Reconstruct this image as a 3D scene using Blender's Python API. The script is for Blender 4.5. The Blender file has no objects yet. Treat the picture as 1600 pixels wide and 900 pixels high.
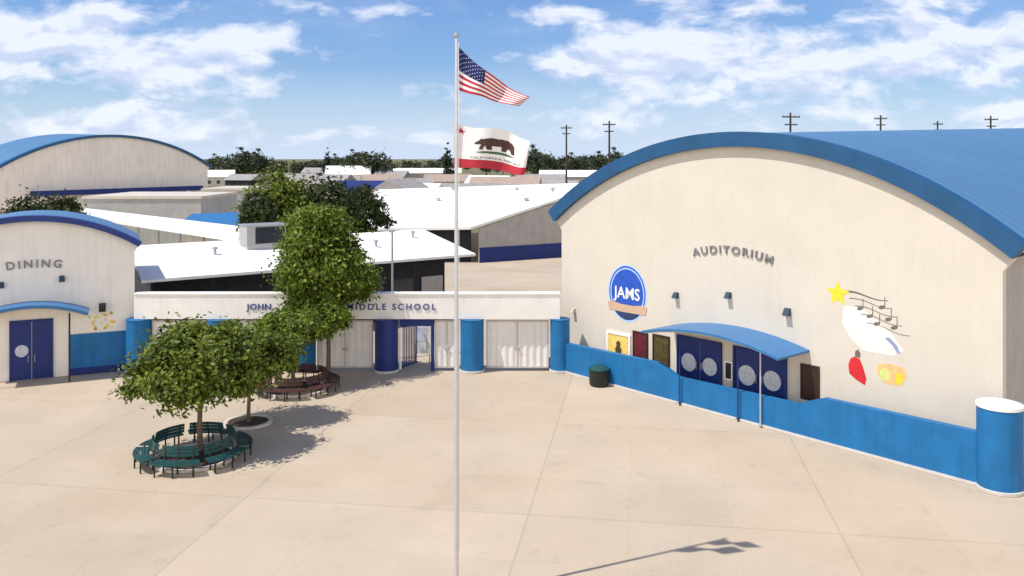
import bpy, bmesh, math, random
from mathutils import Vector, Matrix
random.seed(7)
R = math.radians
scn = bpy.context.scene
C = scn.collection
F, HZ, HC = 1355.0, 245.0, 11.0          # focal length in photo pixels, horizon row, eye height


def at(px, py, Y):                        # a point of the photograph at a depth of Y metres
    return Vector(((px - 800) * Y / F, Y, HC - (py - HZ) * Y / F))


def gp(px, py):                           # a point of the photograph on the ground
    Y = F * HC / (py - HZ)
    return Vector(((px - 800) * Y / F, Y, 0))


# ------------------------------------------------------------------ materials
def newmat(name):
    m = bpy.data.materials.new(name)
    m.use_nodes = True
    return m, m.node_tree.nodes, m.node_tree.links, m.node_tree.nodes['Principled BSDF']


def mat(name, col, rough=.6, var=.12, scale=1.5, bump=0.0, bscale=30, metal=0.0, streak=0.0, spec=.3):
    m, N, L, B = newmat(name)
    B.inputs['Roughness'].default_value = rough
    B.inputs['Metallic'].default_value = metal
    B.inputs['Specular IOR Level'].default_value = spec
    tc = N.new('ShaderNodeTexCoord')
    n1 = N.new('ShaderNodeTexNoise'); n1.inputs['Scale'].default_value = scale
    n1.inputs['Detail'].default_value = 8; n1.inputs['Roughness'].default_value = .62
    L.new(tc.outputs['Object'], n1.inputs['Vector'])
    rp = N.new('ShaderNodeMapRange'); rp.inputs['From Min'].default_value = .3; rp.inputs['From Max'].default_value = .7
    rp.inputs['To Min'].default_value = 1 - var; rp.inputs['To Max'].default_value = 1 + var
    L.new(n1.outputs['Fac'], rp.inputs['Value'])
    mx = N.new('ShaderNodeMix'); mx.data_type = 'RGBA'; mx.blend_type = 'MULTIPLY'; mx.inputs['Factor'].default_value = 1
    mx.inputs['A'].default_value = (*col, 1)
    fac = rp.outputs['Result']
    if streak:
        mp = N.new('ShaderNodeMapping'); mp.inputs['Scale'].default_value = (3.0, 3.0, .22)
        L.new(tc.outputs['Object'], mp.inputs['Vector'])
        n2 = N.new('ShaderNodeTexNoise'); n2.inputs['Scale'].default_value = 1.6; n2.inputs['Detail'].default_value = 6
        L.new(mp.outputs['Vector'], n2.inputs['Vector'])
        r2 = N.new('ShaderNodeMapRange'); r2.inputs['From Min'].default_value = .48; r2.inputs['From Max'].default_value = .75
        r2.inputs['To Min'].default_value = 1; r2.inputs['To Max'].default_value = 1 - streak
        L.new(n2.outputs['Fac'], r2.inputs['Value'])
        mu = N.new('ShaderNodeMath'); mu.operation = 'MULTIPLY'
        L.new(fac, mu.inputs[0]); L.new(r2.outputs['Result'], mu.inputs[1]); fac = mu.outputs[0]
    cb = N.new('ShaderNodeCombineColor')
    for k in ('Red', 'Green', 'Blue'):
        L.new(fac, cb.inputs[k])
    L.new(cb.outputs['Color'], mx.inputs['B'])
    L.new(mx.outputs['Result'], B.inputs['Base Color'])
    if bump:
        n3 = N.new('ShaderNodeTexNoise'); n3.inputs['Scale'].default_value = bscale; n3.inputs['Detail'].default_value = 4
        L.new(tc.outputs['Object'], n3.inputs['Vector'])
        bp = N.new('ShaderNodeBump'); bp.inputs['Strength'].default_value = bump; bp.inputs['Distance'].default_value = .02
        L.new(n3.outputs['Fac'], bp.inputs['Height']); L.new(bp.outputs['Normal'], B.inputs['Normal'])
    return m


def roofmat(name, col, pitch=.6):
    m = mat(name, col, .42, .08, .35, spec=.45)
    N, L = m.node_tree.nodes, m.node_tree.links; B = N['Principled BSDF']
    tc = N.new('ShaderNodeTexCoord'); sp = N.new('ShaderNodeSeparateXYZ'); L.new(tc.outputs['Object'], sp.inputs[0])
    dv = N.new('ShaderNodeMath'); dv.operation = 'DIVIDE'; dv.inputs[1].default_value = pitch; L.new(sp.outputs['Y'], dv.inputs[0])
    fr = N.new('ShaderNodeMath'); fr.operation = 'FRACT'; L.new(dv.outputs[0], fr.inputs[0])
    pp = N.new('ShaderNodeMath'); pp.operation = 'PINGPONG'; pp.inputs[1].default_value = .5; L.new(fr.outputs[0], pp.inputs[0])
    mr = N.new('ShaderNodeMapRange'); mr.inputs['From Min'].default_value = .0; mr.inputs['From Max'].default_value = .10; mr.inputs['To Min'].default_value = 1; mr.inputs['To Max'].default_value = 0
    L.new(pp.outputs[0], mr.inputs['Value'])
    bp = N.new('ShaderNodeBump'); bp.inputs['Strength'].default_value = .9; bp.inputs['Distance'].default_value = .05
    L.new(mr.outputs['Result'], bp.inputs['Height']); L.new(bp.outputs['Normal'], B.inputs['Normal'])
    return m


def leafmat(name, dark, light, trans=.25):
    m, N, L, B = newmat(name)
    B.inputs['Roughness'].default_value = .55
    B.inputs['Specular IOR Level'].default_value = .25
    g = N.new('ShaderNodeNewGeometry')
    rp = N.new('ShaderNodeValToRGB')
    rp.color_ramp.elements[0].color = (*dark, 1); rp.color_ramp.elements[1].color = (*light, 1)
    tc = N.new('ShaderNodeTexCoord')
    n = N.new('ShaderNodeTexNoise'); n.inputs['Scale'].default_value = 1.1; n.inputs['Detail'].default_value = 3
    L.new(tc.outputs['Object'], n.inputs['Vector'])
    a = N.new('ShaderNodeMath'); a.operation = 'MULTIPLY_ADD'; a.inputs[1].default_value = .55
    L.new(g.outputs['Random Per Island'], a.inputs[0])
    s = N.new('ShaderNodeMath'); s.operation = 'MULTIPLY_ADD'; s.inputs[1].default_value = 1.3; s.inputs[2].default_value = -.42
    L.new(n.outputs['Fac'], s.inputs[0]); L.new(s.outputs[0], a.inputs[2])
    L.new(a.outputs[0], rp.inputs['Fac']); L.new(rp.outputs['Color'], B.inputs['Base Color'])
    t = N.new('ShaderNodeBsdfTranslucent'); L.new(rp.outputs['Color'], t.inputs['Color'])
    mx = N.new('ShaderNodeMixShader'); mx.inputs['Fac'].default_value = trans
    out = N['Material Output']
    L.new(B.outputs['BSDF'], mx.inputs[1]); L.new(t.outputs['BSDF'], mx.inputs[2]); L.new(mx.outputs['Shader'], out.inputs['Surface'])
    return m


def concrete():
    m, N, L, B = newmat('concrete paving')
    B.inputs['Roughness'].default_value = .85
    B.inputs['Specular IOR Level'].default_value = .2
    tc = N.new('ShaderNodeTexCoord')
    mp = N.new('ShaderNodeMapping'); mp.inputs['Rotation'].default_value = (0, 0, R(8.5)); mp.inputs['Location'].default_value = (3.45, 1.15, 0)
    L.new(tc.outputs['Object'], mp.inputs['Vector'])
    sp = N.new('ShaderNodeSeparateXYZ'); L.new(mp.outputs['Vector'], sp.inputs[0])

    def M(op, a, b=None, c=None):
        n = N.new('ShaderNodeMath'); n.operation = op
        for i, v in enumerate((a, b, c)):
            if v is None: continue
            if isinstance(v, (int, float)): n.inputs[i].default_value = v
            else: L.new(v, n.inputs[i])
        return n.outputs[0]

    def lines(comp, pitch, w):
        fr = M('FRACT', M('DIVIDE', comp, pitch))
        d = M('MULTIPLY', M('MINIMUM', fr, M('SUBTRACT', 1.0, fr)), pitch)
        return M('SUBTRACT', 1.0, M('SMOOTH_MIN', M('DIVIDE', d, w), 1.0, .1))
    x, y = sp.outputs['X'], sp.outputs['Y']
    big = M('MAXIMUM', lines(x, 9.2, .05), lines(y, 9.2, .05))
    small = M('MAXIMUM', lines(x, 3.0667, .03), lines(y, 3.0667, .03))
    ln = M('MAXIMUM', M('MULTIPLY', big, .19), M('MULTIPLY', small, .06))
    cx = N.new('ShaderNodeCombineXYZ')
    L.new(M('FLOOR', M('DIVIDE', x, 9.2)), cx.inputs[0]); L.new(M('FLOOR', M('DIVIDE', y, 9.2)), cx.inputs[1])
    wn = N.new('ShaderNodeTexWhiteNoise'); wn.noise_dimensions = '2D'; L.new(cx.outputs[0], wn.inputs['Vector'])
    cy = N.new('ShaderNodeCombineXYZ')
    L.new(M('FLOOR', M('DIVIDE', x, 3.0667)), cy.inputs[0]); L.new(M('FLOOR', M('DIVIDE', y, 3.0667)), cy.inputs[1])
    wn2 = N.new('ShaderNodeTexWhiteNoise'); wn2.noise_dimensions = '2D'; L.new(cy.outputs[0], wn2.inputs['Vector'])
    n1 = N.new('ShaderNodeTexNoise'); n1.inputs['Scale'].default_value = .28; n1.inputs['Detail'].default_value = 9; n1.inputs['Roughness'].default_value = .6
    L.new(tc.outputs['Object'], n1.inputs['Vector'])
    n2 = N.new('ShaderNodeTexNoise'); n2.inputs['Scale'].default_value = 9; n2.inputs['Detail'].default_value = 6
    L.new(tc.outputs['Object'], n2.inputs['Vector'])
    # small dark spots (gum, drips)
    vo = N.new('ShaderNodeTexVoronoi'); vo.inputs['Scale'].default_value = .9; L.new(tc.outputs['Object'], vo.inputs['Vector'])
    spot = M('MULTIPLY', M('LESS_THAN', vo.outputs['Distance'], .055), .10)
    v = M('ADD', M('MULTIPLY', M('SUBTRACT', n1.outputs['Fac'], .5), .34), M('MULTIPLY', M('SUBTRACT', n2.outputs['Fac'], .5), .12))
    v = M('ADD', v, M('MULTIPLY', M('SUBTRACT', wn.outputs['Value'], .5), .08))
    v = M('ADD', v, M('MULTIPLY', M('SUBTRACT', wn2.outputs['Value'], .5), .045))
    n5 = N.new('ShaderNodeTexNoise'); n5.inputs['Scale'].default_value = .9; n5.inputs['Detail'].default_value = 10; n5.inputs['Roughness'].default_value = .7; n5.inputs['Distortion'].default_value = .6
    L.new(tc.outputs['Object'], n5.inputs['Vector'])
    v = M('SUBTRACT', v, M('MINIMUM', M('MULTIPLY', M('MAXIMUM', M('SUBTRACT', n5.outputs['Fac'], .56), 0.0), .8), .09))
    cr = N.new('ShaderNodeTexVoronoi'); cr.feature = 'DISTANCE_TO_EDGE'; cr.inputs['Scale'].default_value = .11
    ds = N.new('ShaderNodeVectorMath'); ds.operation = 'ADD'; L.new(tc.outputs['Object'], ds.inputs[0])
    n6 = N.new('ShaderNodeTexNoise'); n6.inputs['Scale'].default_value = .8; n6.inputs['Detail'].default_value = 7; L.new(tc.outputs['Object'], n6.inputs['Vector'])
    sc_ = N.new('ShaderNodeVectorMath'); sc_.operation = 'SCALE'; sc_.inputs['Scale'].default_value = 1.6; L.new(n6.outputs['Color'], sc_.inputs[0]); L.new(sc_.outputs[0], ds.inputs[1]); L.new(ds.outputs[0], cr.inputs['Vector'])
    v = M('SUBTRACT', v, M('MULTIPLY', M('MULTIPLY', M('LESS_THAN', cr.outputs['Distance'], .0012), M('GREATER_THAN', n1.outputs['Fac'], .53)), .10))
    v = M('SUBTRACT', M('SUBTRACT', M('ADD', 1.0, v), ln), spot)
    cb = N.new('ShaderNodeCombineColor')
    for k in ('Red', 'Green', 'Blue'): L.new(v, cb.inputs[k])
    n4 = N.new('ShaderNodeTexNoise'); n4.inputs['Scale'].default_value = .13; n4.inputs['Detail'].default_value = 3
    L.new(tc.outputs['Object'], n4.inputs['Vector'])
    tint = N.new('ShaderNodeValToRGB')
    tint.color_ramp.elements[0].position = .35; tint.color_ramp.elements[1].position = .65
    tint.color_ramp.elements[0].color = (.47, .395, .305, 1); tint.color_ramp.elements[1].color = (.48, .392, .285, 1)
    L.new(n4.outputs['Fac'], tint.inputs['Fac'])
    mx = N.new('ShaderNodeMix'); mx.data_type = 'RGBA'; mx.blend_type = 'MULTIPLY'; mx.inputs['Factor'].default_value = 1
    L.new(tint.outputs['Color'], mx.inputs['A']); L.new(cb.outputs['Color'], mx.inputs['B'])
    L.new(mx.outputs['Result'], B.inputs['Base Color'])
    bp = N.new('ShaderNodeBump'); bp.inputs['Strength'].default_value = .25; bp.inputs['Distance'].default_value = .02
    L.new(n2.outputs['Fac'], bp.inputs['Height']); L.new(bp.outputs['Normal'], B.inputs['Normal'])
    return m


M_ = dict(
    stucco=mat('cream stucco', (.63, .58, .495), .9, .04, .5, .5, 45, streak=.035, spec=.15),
    stucco_grey=mat('pale grey stucco', (.82, .78, .72), .9, .05, .8, .5, 45, streak=.08, spec=.15),
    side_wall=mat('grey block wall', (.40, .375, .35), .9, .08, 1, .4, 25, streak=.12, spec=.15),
    block_grey=mat('cool grey block wall', (.39, .39, .37), .9, .12, .6, .4, 25, streak=.15),
    gym_wall=mat('warm grey gym wall', (.80, .73, .65), .9, .08, .25, .3, 10, streak=.18, spec=.15),
    blue_paint=mat('bright blue wall paint', (.011, .140, .35), .55, .15, 1.2, .3, 40, streak=.16),
    navy=mat('navy door paint and pillar shade', (.012, .028, .16), .4, .12, 2),
    navy_wall=mat('navy paint and foot shade', (.014, .03, .16), .6, .15, 1),
    roof_blue=roofmat('blue standing seam roofing', (.082, .20, .355)),
    fascia=mat('deep blue fascia metal', (.013, .080, .19), .45, .15, .8, spec=.4),
    fascia_royal=mat('royal blue fascia metal', (.012, .035, .19), .45, .15, .8, spec=.4),
    canopy=mat('bright blue canopy metal', (.030, .155, .36), .4, .08, 2, spec=.4),
    white=mat('white paint', (.80, .78, .74), .7, .05, 1.5, .2, 40, streak=.06),
    white_roof=mat('white membrane roof', (.82, .81, .77), .75, .10, .35, .2, 8, streak=.0),
    grey_roof=mat('grey shingle roof', (.30, .285, .28), .9, .18, 1.2),
    tan_roof=mat('tan shingle roof', (.36, .28, .23), .9, .18, 1.2),
    gate=mat('light grey gate steel', (.72, .69, .66), .5, .07, 2, spec=.4),
    dark=mat('dark paint and recess shade', (.02, .022, .03), .7, .3, 1),
    black=mat('black plastic', (.02, .022, .022), .45, .2, 4),
    glass=mat('dark window glass', (.03, .035, .045), .12, .2, 1, spec=.6),
    lit_panel=mat('grey window blind', (.45, .43, .42), .7, .1, 3),
    pole=mat('brushed aluminium', (.62, .62, .63), .38, .06, 5, metal=.6),
    steel=mat('galvanised steel', (.42, .43, .45), .45, .12, 3, metal=.5),
    teal=mat('teal coated mesh', (.012, .062, .062), .5, .25, 6),  # darkened to carry the tree crown's shade over the benches
    maroon=mat('maroon brown bench paint', (.075, .032, .028), .6, .3, 6),  # darkened as well for the crown shade on its ring
    soil=mat('dark bark mulch', (.055, .038, .028), .95, .4, 9, .8, 25),
    bark=mat('grey brown bark', (.16, .115, .08), .9, .3, 5, .8, 20),
    letter=mat('grey metal lettering', (.20, .20, .21), .5, .15, 4),
    letter_blue=mat('blue sign lettering', (.06, .07, .24), .5, .1, 4),
    slate=mat('slate blue lamp paint', (.035, .06, .085), .5, .15, 4),
    logo_blue=mat('royal emblem paint', (.025, .09, .46), .6, .12, 4),
    logo_light=mat('pale blue emblem paint', (.42, .58, .82), .6, .08, 4),
    logo_tan=mat('tan emblem banner', (.56, .38, .27), .7, .12, 4),
    logo_dark=mat('dark slate emblem paint', (.03, .05, .12), .6, .2, 4),
    yellow=mat('yellow mural paint', (.85, .62, .04), .7, .12, 5),
    red=mat('red mural paint', (.60, .025, .03), .6, .15, 5),
    orange=mat('peach mural paint', (.85, .48, .20), .7, .2, 5),
    lime=mat('lime mural paint', (.62, .68, .22), .7, .2, 5),
    ink=mat('black mural ink', (.16, .14, .12), .7, .2, 5),
    greyblue=mat('grey blue mural paint', (.25, .32, .45), .7, .2, 5),
    mural_white=mat('white mural paint', (.86, .86, .84), .7, .04, 4),
    page=mat('off white mural paint', (.80, .75, .68), .8, .04, 4),
    mural_lilac=mat('lilac mural paint', (.66, .68, .80), .7, .1, 4),
    frame_brown=mat('dark brown frame', (.045, .02, .015), .5, .2, 5),
    poster_red=mat('dark red poster', (.12, .02, .03), .35, .5, 5),
    poster_olive=mat('dark olive poster', (.08, .065, .02), .35, .5, 5),
    poster_yellow=mat('yellow poster', (.82, .58, .16), .6, .25, 5),
    pale_disc=mat('pale door sticker', (.52, .55, .62), .6, .22, 7),
    kerb=mat('pale kerb concrete', (.55, .52, .48), .85, .1, 2, .3, 20),
    soffit=mat('cream soffit', (.50, .44, .36), .8, .1, 2),
    flag_red=mat('flag red cloth', (.42, .03, .045), .8, .1, 5),
    flag_white=mat('flag white cloth', (.78, .77, .76), .8, .05, 5),
    flag_navy=mat('flag navy cloth', (.012, .02, .11), .8, .1, 5),
    bear=mat('bear brown dye', (.075, .04, .03), .8, .3, 12),
    grass_dye=mat('green dye', (.07, .14, .06), .8, .3, 12),
    wood=mat('weathered pole wood', (.06, .05, .045), .9, .25, 3),
    field=mat('dry grass field', (.16, .15, .075), .95, .25, .03, .3, 2),
    cream_wall=mat('cream house wall', (.55, .50, .43), .85, .1, .6),
)
M_['plaza'] = concrete()
LEAF_LIME = leafmat('lime foliage', (.020, .038, .005), (.225, .310, .034), .2)
LEAF_MID = leafmat('mid green foliage', (.015, .030, .005), (.215, .275, .032), .2)
LEAF_DARK = leafmat('dark green foliage', (.010, .018, .007), (.065, .088, .020), .15)
LEAF_FAR = leafmat('distant foliage', (.018, .028, .018), (.075, .095, .040), .1)
LEAF_CYP = leafmat('blue green conifer foliage', (.008, .016, .011), (.028, .045, .024), .08)


# ------------------------------------------------------------------ mesh helper
class MB:
    def __init__(s): s.v = []; s.f = []; s.m = []

    def face(s, pts, mi=0):
        b = len(s.v); s.v += [tuple(p) for p in pts]; s.f.append(tuple(range(b, b + len(pts)))); s.m.append(mi)

    def mesh(s, verts, faces, mi=0):
        b = len(s.v); s.v += [tuple(p) for p in verts]
        for f in faces: s.f.append(tuple(b + i for i in f)); s.m.append(mi)

    def hexa(s, p, mi=0):                 # p: four bottom, four top corners
        s.mesh(p, [(3, 2, 1, 0), (4, 5, 6, 7), (0, 1, 5, 4), (1, 2, 6, 5), (2, 3, 7, 6), (3, 0, 4, 7)], mi)

    def box(s, x0, x1, y0, y1, z0, z1, mi=0):
        s.hexa([(x0, y0, z0), (x1, y0, z0), (x1, y1, z0), (x0, y1, z0), (x0, y0, z1), (x1, y0, z1), (x1, y1, z1), (x0, y1, z1)], mi)

    def prism(s, pts, d0, d1, mi=0):      # pts in (x, z), extruded along y
        n = len(pts)
        v = [(x, d0, z) for x, z in pts] + [(x, d1, z) for x, z in pts]
        f = [tuple(range(n)), tuple(range(2 * n - 1, n - 1, -1))]
        f += [(i, i + n, (i + 1) % n + n, (i + 1) % n) for i in range(n)]
        s.mesh(v, f, mi)

    def tube(s, path, rad, k=8, mi=0):
        path = [Vector(p) for p in path]; b = len(s.v); up = Vector((0, 0, 1))
        for i, p in enumerate(path):
            d = (path[min(i + 1, len(path) - 1)] - path[max(i - 1, 0)]).normalized()
            a = d.cross(up if abs(d.z) < .9 else Vector((1, 0, 0))).normalized(); c = d.cross(a)
            r = rad[i] if isinstance(rad, (list, tuple)) else rad
            for j in range(k):
                t = 2 * math.pi * j / k
                s.v.append(tuple(p + a * (r * math.cos(t)) + c * (r * math.sin(t))))
        for i in range(len(path) - 1):
            for j in range(k):
                s.f.append((b + i * k + j, b + i * k + (j + 1) % k, b + (i + 1) * k + (j + 1) % k, b + (i + 1) * k + j)); s.m.append(mi)
        e = b + (len(path) - 1) * k
        s.f.append(tuple(range(b + k - 1, b - 1, -1))); s.m.append(mi)
        s.f.append(tuple(range(e, e + k))); s.m.append(mi)

    def lathe(s, prof, k=32, c=(0, 0), mi=0):     # prof: (r, z)
        b = len(s.v)
        for r, z in prof:
            for j in range(k):
                t = 2 * math.pi * j / k; s.v.append((c[0] + r * math.cos(t), c[1] + r * math.sin(t), z))
        for i in range(len(prof) - 1):
            for j in range(k):
                s.f.append((b + i * k + j, b + i * k + (j + 1) % k, b + (i + 1) * k + (j + 1) % k, b + (i + 1) * k + j)); s.m.append(mi)
        e = b + (len(prof) - 1) * k
        s.f.append(tuple(range(e, e + k))); s.m.append(mi)
        s.f.append(tuple(range(b + k - 1, b - 1, -1))); s.m.append(mi)

    def build(s, name, mats, parent=None, loc=None, rot=None, smooth=False, normals=True):
        me = bpy.data.meshes.new(name); me.from_pydata(s.v, [], s.f)
        mats = mats if isinstance(mats, (list, tuple)) else [mats]
        for m in mats: me.materials.append(M_[m] if isinstance(m, str) else m)
        if len(mats) > 1: me.polygons.foreach_set('material_index', s.m)
        if normals:
            bm = bmesh.new(); bm.from_mesh(me); bmesh.ops.recalc_face_normals(bm, faces=bm.faces); bm.to_mesh(me); bm.free()
        if smooth:
            me.polygons.foreach_set('use_smooth', [True] * len(me.polygons))
            me.set_sharp_from_angle(angle=R(40))
        me.update()
        o = bpy.data.objects.new(name, me); C.objects.link(o)
        if parent: o.parent = parent
        if loc is not None: o.location = loc
        if rot is not None: o.rotation_euler = (0, 0, rot)
        return o


def tag(o, label=None, cat=None, group=None, kind=None):
    for k, v in (('label', label), ('category', cat), ('group', group), ('kind', kind)):
        if v: o[k] = v
    return o


def thing(name, label, cat, loc=(0, 0, 0), rot=0, group=None):
    o = bpy.data.objects.new(name, None); C.objects.link(o); o.empty_display_size = .3
    o.location = loc; o.rotation_euler = (0, 0, rot)
    return tag(o, label, cat, group)


def copy_tree(o, parent=None):
    c = o.copy(); C.objects.link(c); c.parent = parent
    for ch in [x for x in o.children]: copy_tree(ch, c)
    return c


class Frame:                              # a facade: local x along it, y into the building, z up
    def __init__(s, p, ang): s.p = Vector(p); s.a = ang; s.u = Vector((math.cos(ang), math.sin(ang), 0)); s.w = Vector((-math.sin(ang), math.cos(ang), 0))

    def on(s, px, py, d):                 # photo point -> (along, up) on the plane at depth d
        k = (px - 800) / F; o = s.p + s.w * d
        t = (k * o.y - o.x) / (s.u.x - k * s.u.y); Y = o.y + t * s.u.y
        return t, HC - (py - HZ) * Y / F

    def pt(s, x, d, z=0): return s.p + s.u * x + s.w * d + Vector((0, 0, z))


def text_mesh(body, size, ext, name, m, parent, place, arc=None, width=1.0, spacing=1.0):
    """lettering as a mesh; place(x, z) -> local point builder on a facade plane at y = place['y']"""
    cu = bpy.data.curves.new('t', 'FONT'); cu.body = body; cu.size = size; cu.extrude = ext
    cu.align_x = 'CENTER'; cu.space_character = spacing; cu.offset = .012 * size; cu.resolution_u = 3
    ob = bpy.data.objects.new('t', cu); C.objects.link(ob)
    dg = bpy.context.evaluated_depsgraph_get(); dg.update()
    me = bpy.data.meshes.new_from_object(ob.evaluated_get(dg))
    bpy.data.objects.remove(ob); bpy.data.curves.remove(cu)
    me.name = name
    for v in me.vertices:
        x, y, z = v.co; x *= width
        if arc:                            # bend upwards in the middle
            a = x / arc; rr = arc + y
            x, y = rr * math.sin(a), rr * math.cos(a) - arc
        v.co = (place[0] + x, place[1] - z, place[2] + y)
    me.materials.clear(); me.materials.append(M_[m]); me.flip_normals() if False else None
    bm = bmesh.new(); bm.from_mesh(me); bmesh.ops.recalc_face_normals(bm, faces=bm.faces); bm.to_mesh(me); bm.free()
    o = bpy.data.objects.new(name, me); C.objects.link(o); o.parent = parent
    return o


# ------------------------------------------------------------------ ground
g = MB()
g.face([(-2500, -200, -.02), (2500, -200, -.02), (2500, 4000, -.02), (-2500, 4000, -.02)])
tag(g.build('ground', 'field'), kind='structure')
g = MB(); g.face([(-75, -40, -.012), (90, -40, -.012), (90, 125, -.012), (-75, 125, -.012)])
tag(g.build('concrete_plaza', 'plaza'), kind='structure')


# ------------------------------------------------------------------ vaulted halls
def arc_pts(c, a, he, ha, n=40, off=0.0):
    rise = ha - he; rad = (a * a + rise * rise) / (2 * rise); zc = ha - rad; t0 = math.asin(a / rad)
    return [(c + (rad + off) * math.sin(t), zc + (rad + off) * math.cos(t)) for t in [-t0 + 2 * t0 * i / n for i in range(n + 1)]]


def hall(name, label, fr, c, a, aw, hw, he, ha, d, length, thick, wallm, roofm, fasciam, sidem, rise=0.0, over=.4, n=44, under=0.0, skirt=None):
    o = thing(name, label, 'building', fr.p, fr.a)
    inner = arc_pts(c, a, he, ha, n)
    outline = [(c - aw, under), (c + aw, under), (c + aw, hw)] + list(reversed(inner)) + [(c - aw, hw)]
    w = MB(); w.prism(outline, d, d + .3)
    w.build('front_wall', wallm, o)
    for s in (-1, 1):
        sw = MB()
        x0, x1 = sorted((c + s * aw, c + s * (aw - .3)))
        sw.box(x0, x1, d + .303, d + length, under, hw)
        # sloping eave soffit from wall to roof edge
        sw.hexa([(c + s * (aw - .3), d + .303, hw), (c + s * aw, d + .303, hw), (c + s * aw, d + length, hw), (c + s * (aw - .3), d + length, hw),
                 (c + s * (a - .35), d + .303, he), (c + s * (a - .02), d + .303, he), (c + s * (a - .02), d + length, he + rise), (c + s * (a - .35), d + length, he + rise)])
        sw.build('side_wall', sidem, o)
    outer = arc_pts(c, a, he, ha, n, thick)
    fm = MB()                              # curved fascia at the front edge
    for i in range(n):
        (xa, za), (xb, zb) = inner[i], inner[i + 1]; (Xa, Za), (Xb, Zb) = outer[i], outer[i + 1]
        q = [(xa, d - over, za), (xb, d - over, zb), (xb, d + .29, zb), (xa, d + .29, za), (Xa, d - over, Za), (Xb, d - over, Zb), (Xb, d + .29, Zb), (Xa, d + .29, Za)]
        fs = [(4, 5, 6, 7), (0, 1, 2, 3), (0, 1, 5, 4), (2, 3, 7, 6)]
        if i == 0: fs.append((0, 3, 7, 4))
        if i == n - 1: fs.append((1, 2, 6, 5))
        fm.mesh(q, fs)
    fm.build('fascia', fasciam, o)
    rm = MB()
    m2 = arc_pts(c, a, he, ha, n, thick - .05); m1 = arc_pts(c, a, he, ha, n, thick - .25)
    y0, y1 = d + .292, d + length + .6
    for i in range(n):
        (xa, za), (xb, zb) = m1[i], m1[i + 1]; (Xa, Za), (Xb, Zb) = m2[i], m2[i + 1]
        q = [(xa, y0, za), (xb, y0, zb), (xb, y1, zb + rise), (xa, y1, za + rise), (Xa, y0, Za), (Xb, y0, Zb), (Xb, y1, Zb + rise), (Xa, y1, Za + rise)]
        fs = [(4, 5, 6, 7), (0, 1, 2, 3), (2, 3, 7, 6)]
        if i == 0: fs.append((0, 3, 7, 4))
        if i == n - 1: fs.append((1, 2, 6, 5))
        rm.mesh(q, fs)
    rm.build('roof', roofm, o)
    return o


# ---- the auditorium on the right
L0 = gp(885, 583); R0 = Vector((16.041, 28.412, 0))
AF = Frame(L0, math.atan2(R0.y - L0.y, R0.x - L0.x))
AD = 1.5                                   # the hall's front stands behind the blue ramp wall
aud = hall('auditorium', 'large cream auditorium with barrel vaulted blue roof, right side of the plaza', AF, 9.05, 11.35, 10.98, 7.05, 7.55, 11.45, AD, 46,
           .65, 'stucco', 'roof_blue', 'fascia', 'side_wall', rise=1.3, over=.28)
text_mesh('AUDITORIUM', .50, .03, 'lettering', 'letter', aud, (8.95, AD - .035, 6.72), arc=8, spacing=1.3, width=1.12)
# doorway group: two pairs of navy doors with pale round stickers
def door(parent, x0, x1, z0, z1, y, m='navy', disc=True, hx=None):
    b = MB(); b.box(x0, x1, y - .06, y - .003, z0, z1); w = x1 - x0
    b.box(x0 + .12, x1 - .12, y - .075, y - .0605, z0 + .15, z0 + .55)
    o = b.build('door', m, parent)
    if disc:
        r = w * .36; cx, cz = (x0 + x1) / 2, z0 + (z1 - z0) * .50
        d = MB(); d.prism([(cx + r * math.cos(t * math.pi / 12), cz + r * math.sin(t * math.pi / 12)) for t in range(24)], y - .072, y - .0615)
        d.build('round_sticker', 'pale_disc', o)
    h = MB(); hx = hx if hx is not None else x1 - .12
    h.tube([(hx, y - .075, z0 + .85), (hx, y - .12, z0 + .87), (hx, y - .12, z0 + 1.17), (hx, y - .075, z0 + 1.19)], .018, 6)
    h.build('handle', 'steel', o)
    return o
fl = .45
b = MB(); b.box(-1.9, 20.0, .31, AD - .004, .004, fl); b.build('ramp_floor', 'kerb', aud)
dz1 = 2.62
xs = [AF.on(p, 580, AD)[0] for p in (1062, 1094, 1126, 1150, 1188, 1227)]
door(aud, xs[0], xs[1] - .03, fl, dz1, AD, hx=xs[1] - .14); door(aud, xs[1] + .03, xs[2], fl, dz1, AD, hx=xs[1] + .14)
door(aud, xs[3], xs[4] - .03, fl, dz1, AD, hx=xs[4] - .14); door(aud, xs[4] + .03, xs[5], fl, dz1, AD, hx=xs[4] + .14)
fm = MB()
for a_, b_ in ((xs[0] - .1, xs[0] - .005), (xs[2] + .005, xs[2] + .1), (xs[3] - .1, xs[3] - .005), (xs[5] + .005, xs[5] + .1)):
    fm.box(a_, b_, AD - .11, AD - .003, fl, dz1 + .1)
for a_, b_ in ((xs[0] - .005, xs[2] + .005), (xs[3] - .005, xs[5] + .005)):
    fm.box(a_, b_, AD - .11, AD - .003, dz1 + .004, dz1 + .1)
fm.build('door_frame', 'navy_wall', aud)
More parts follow.
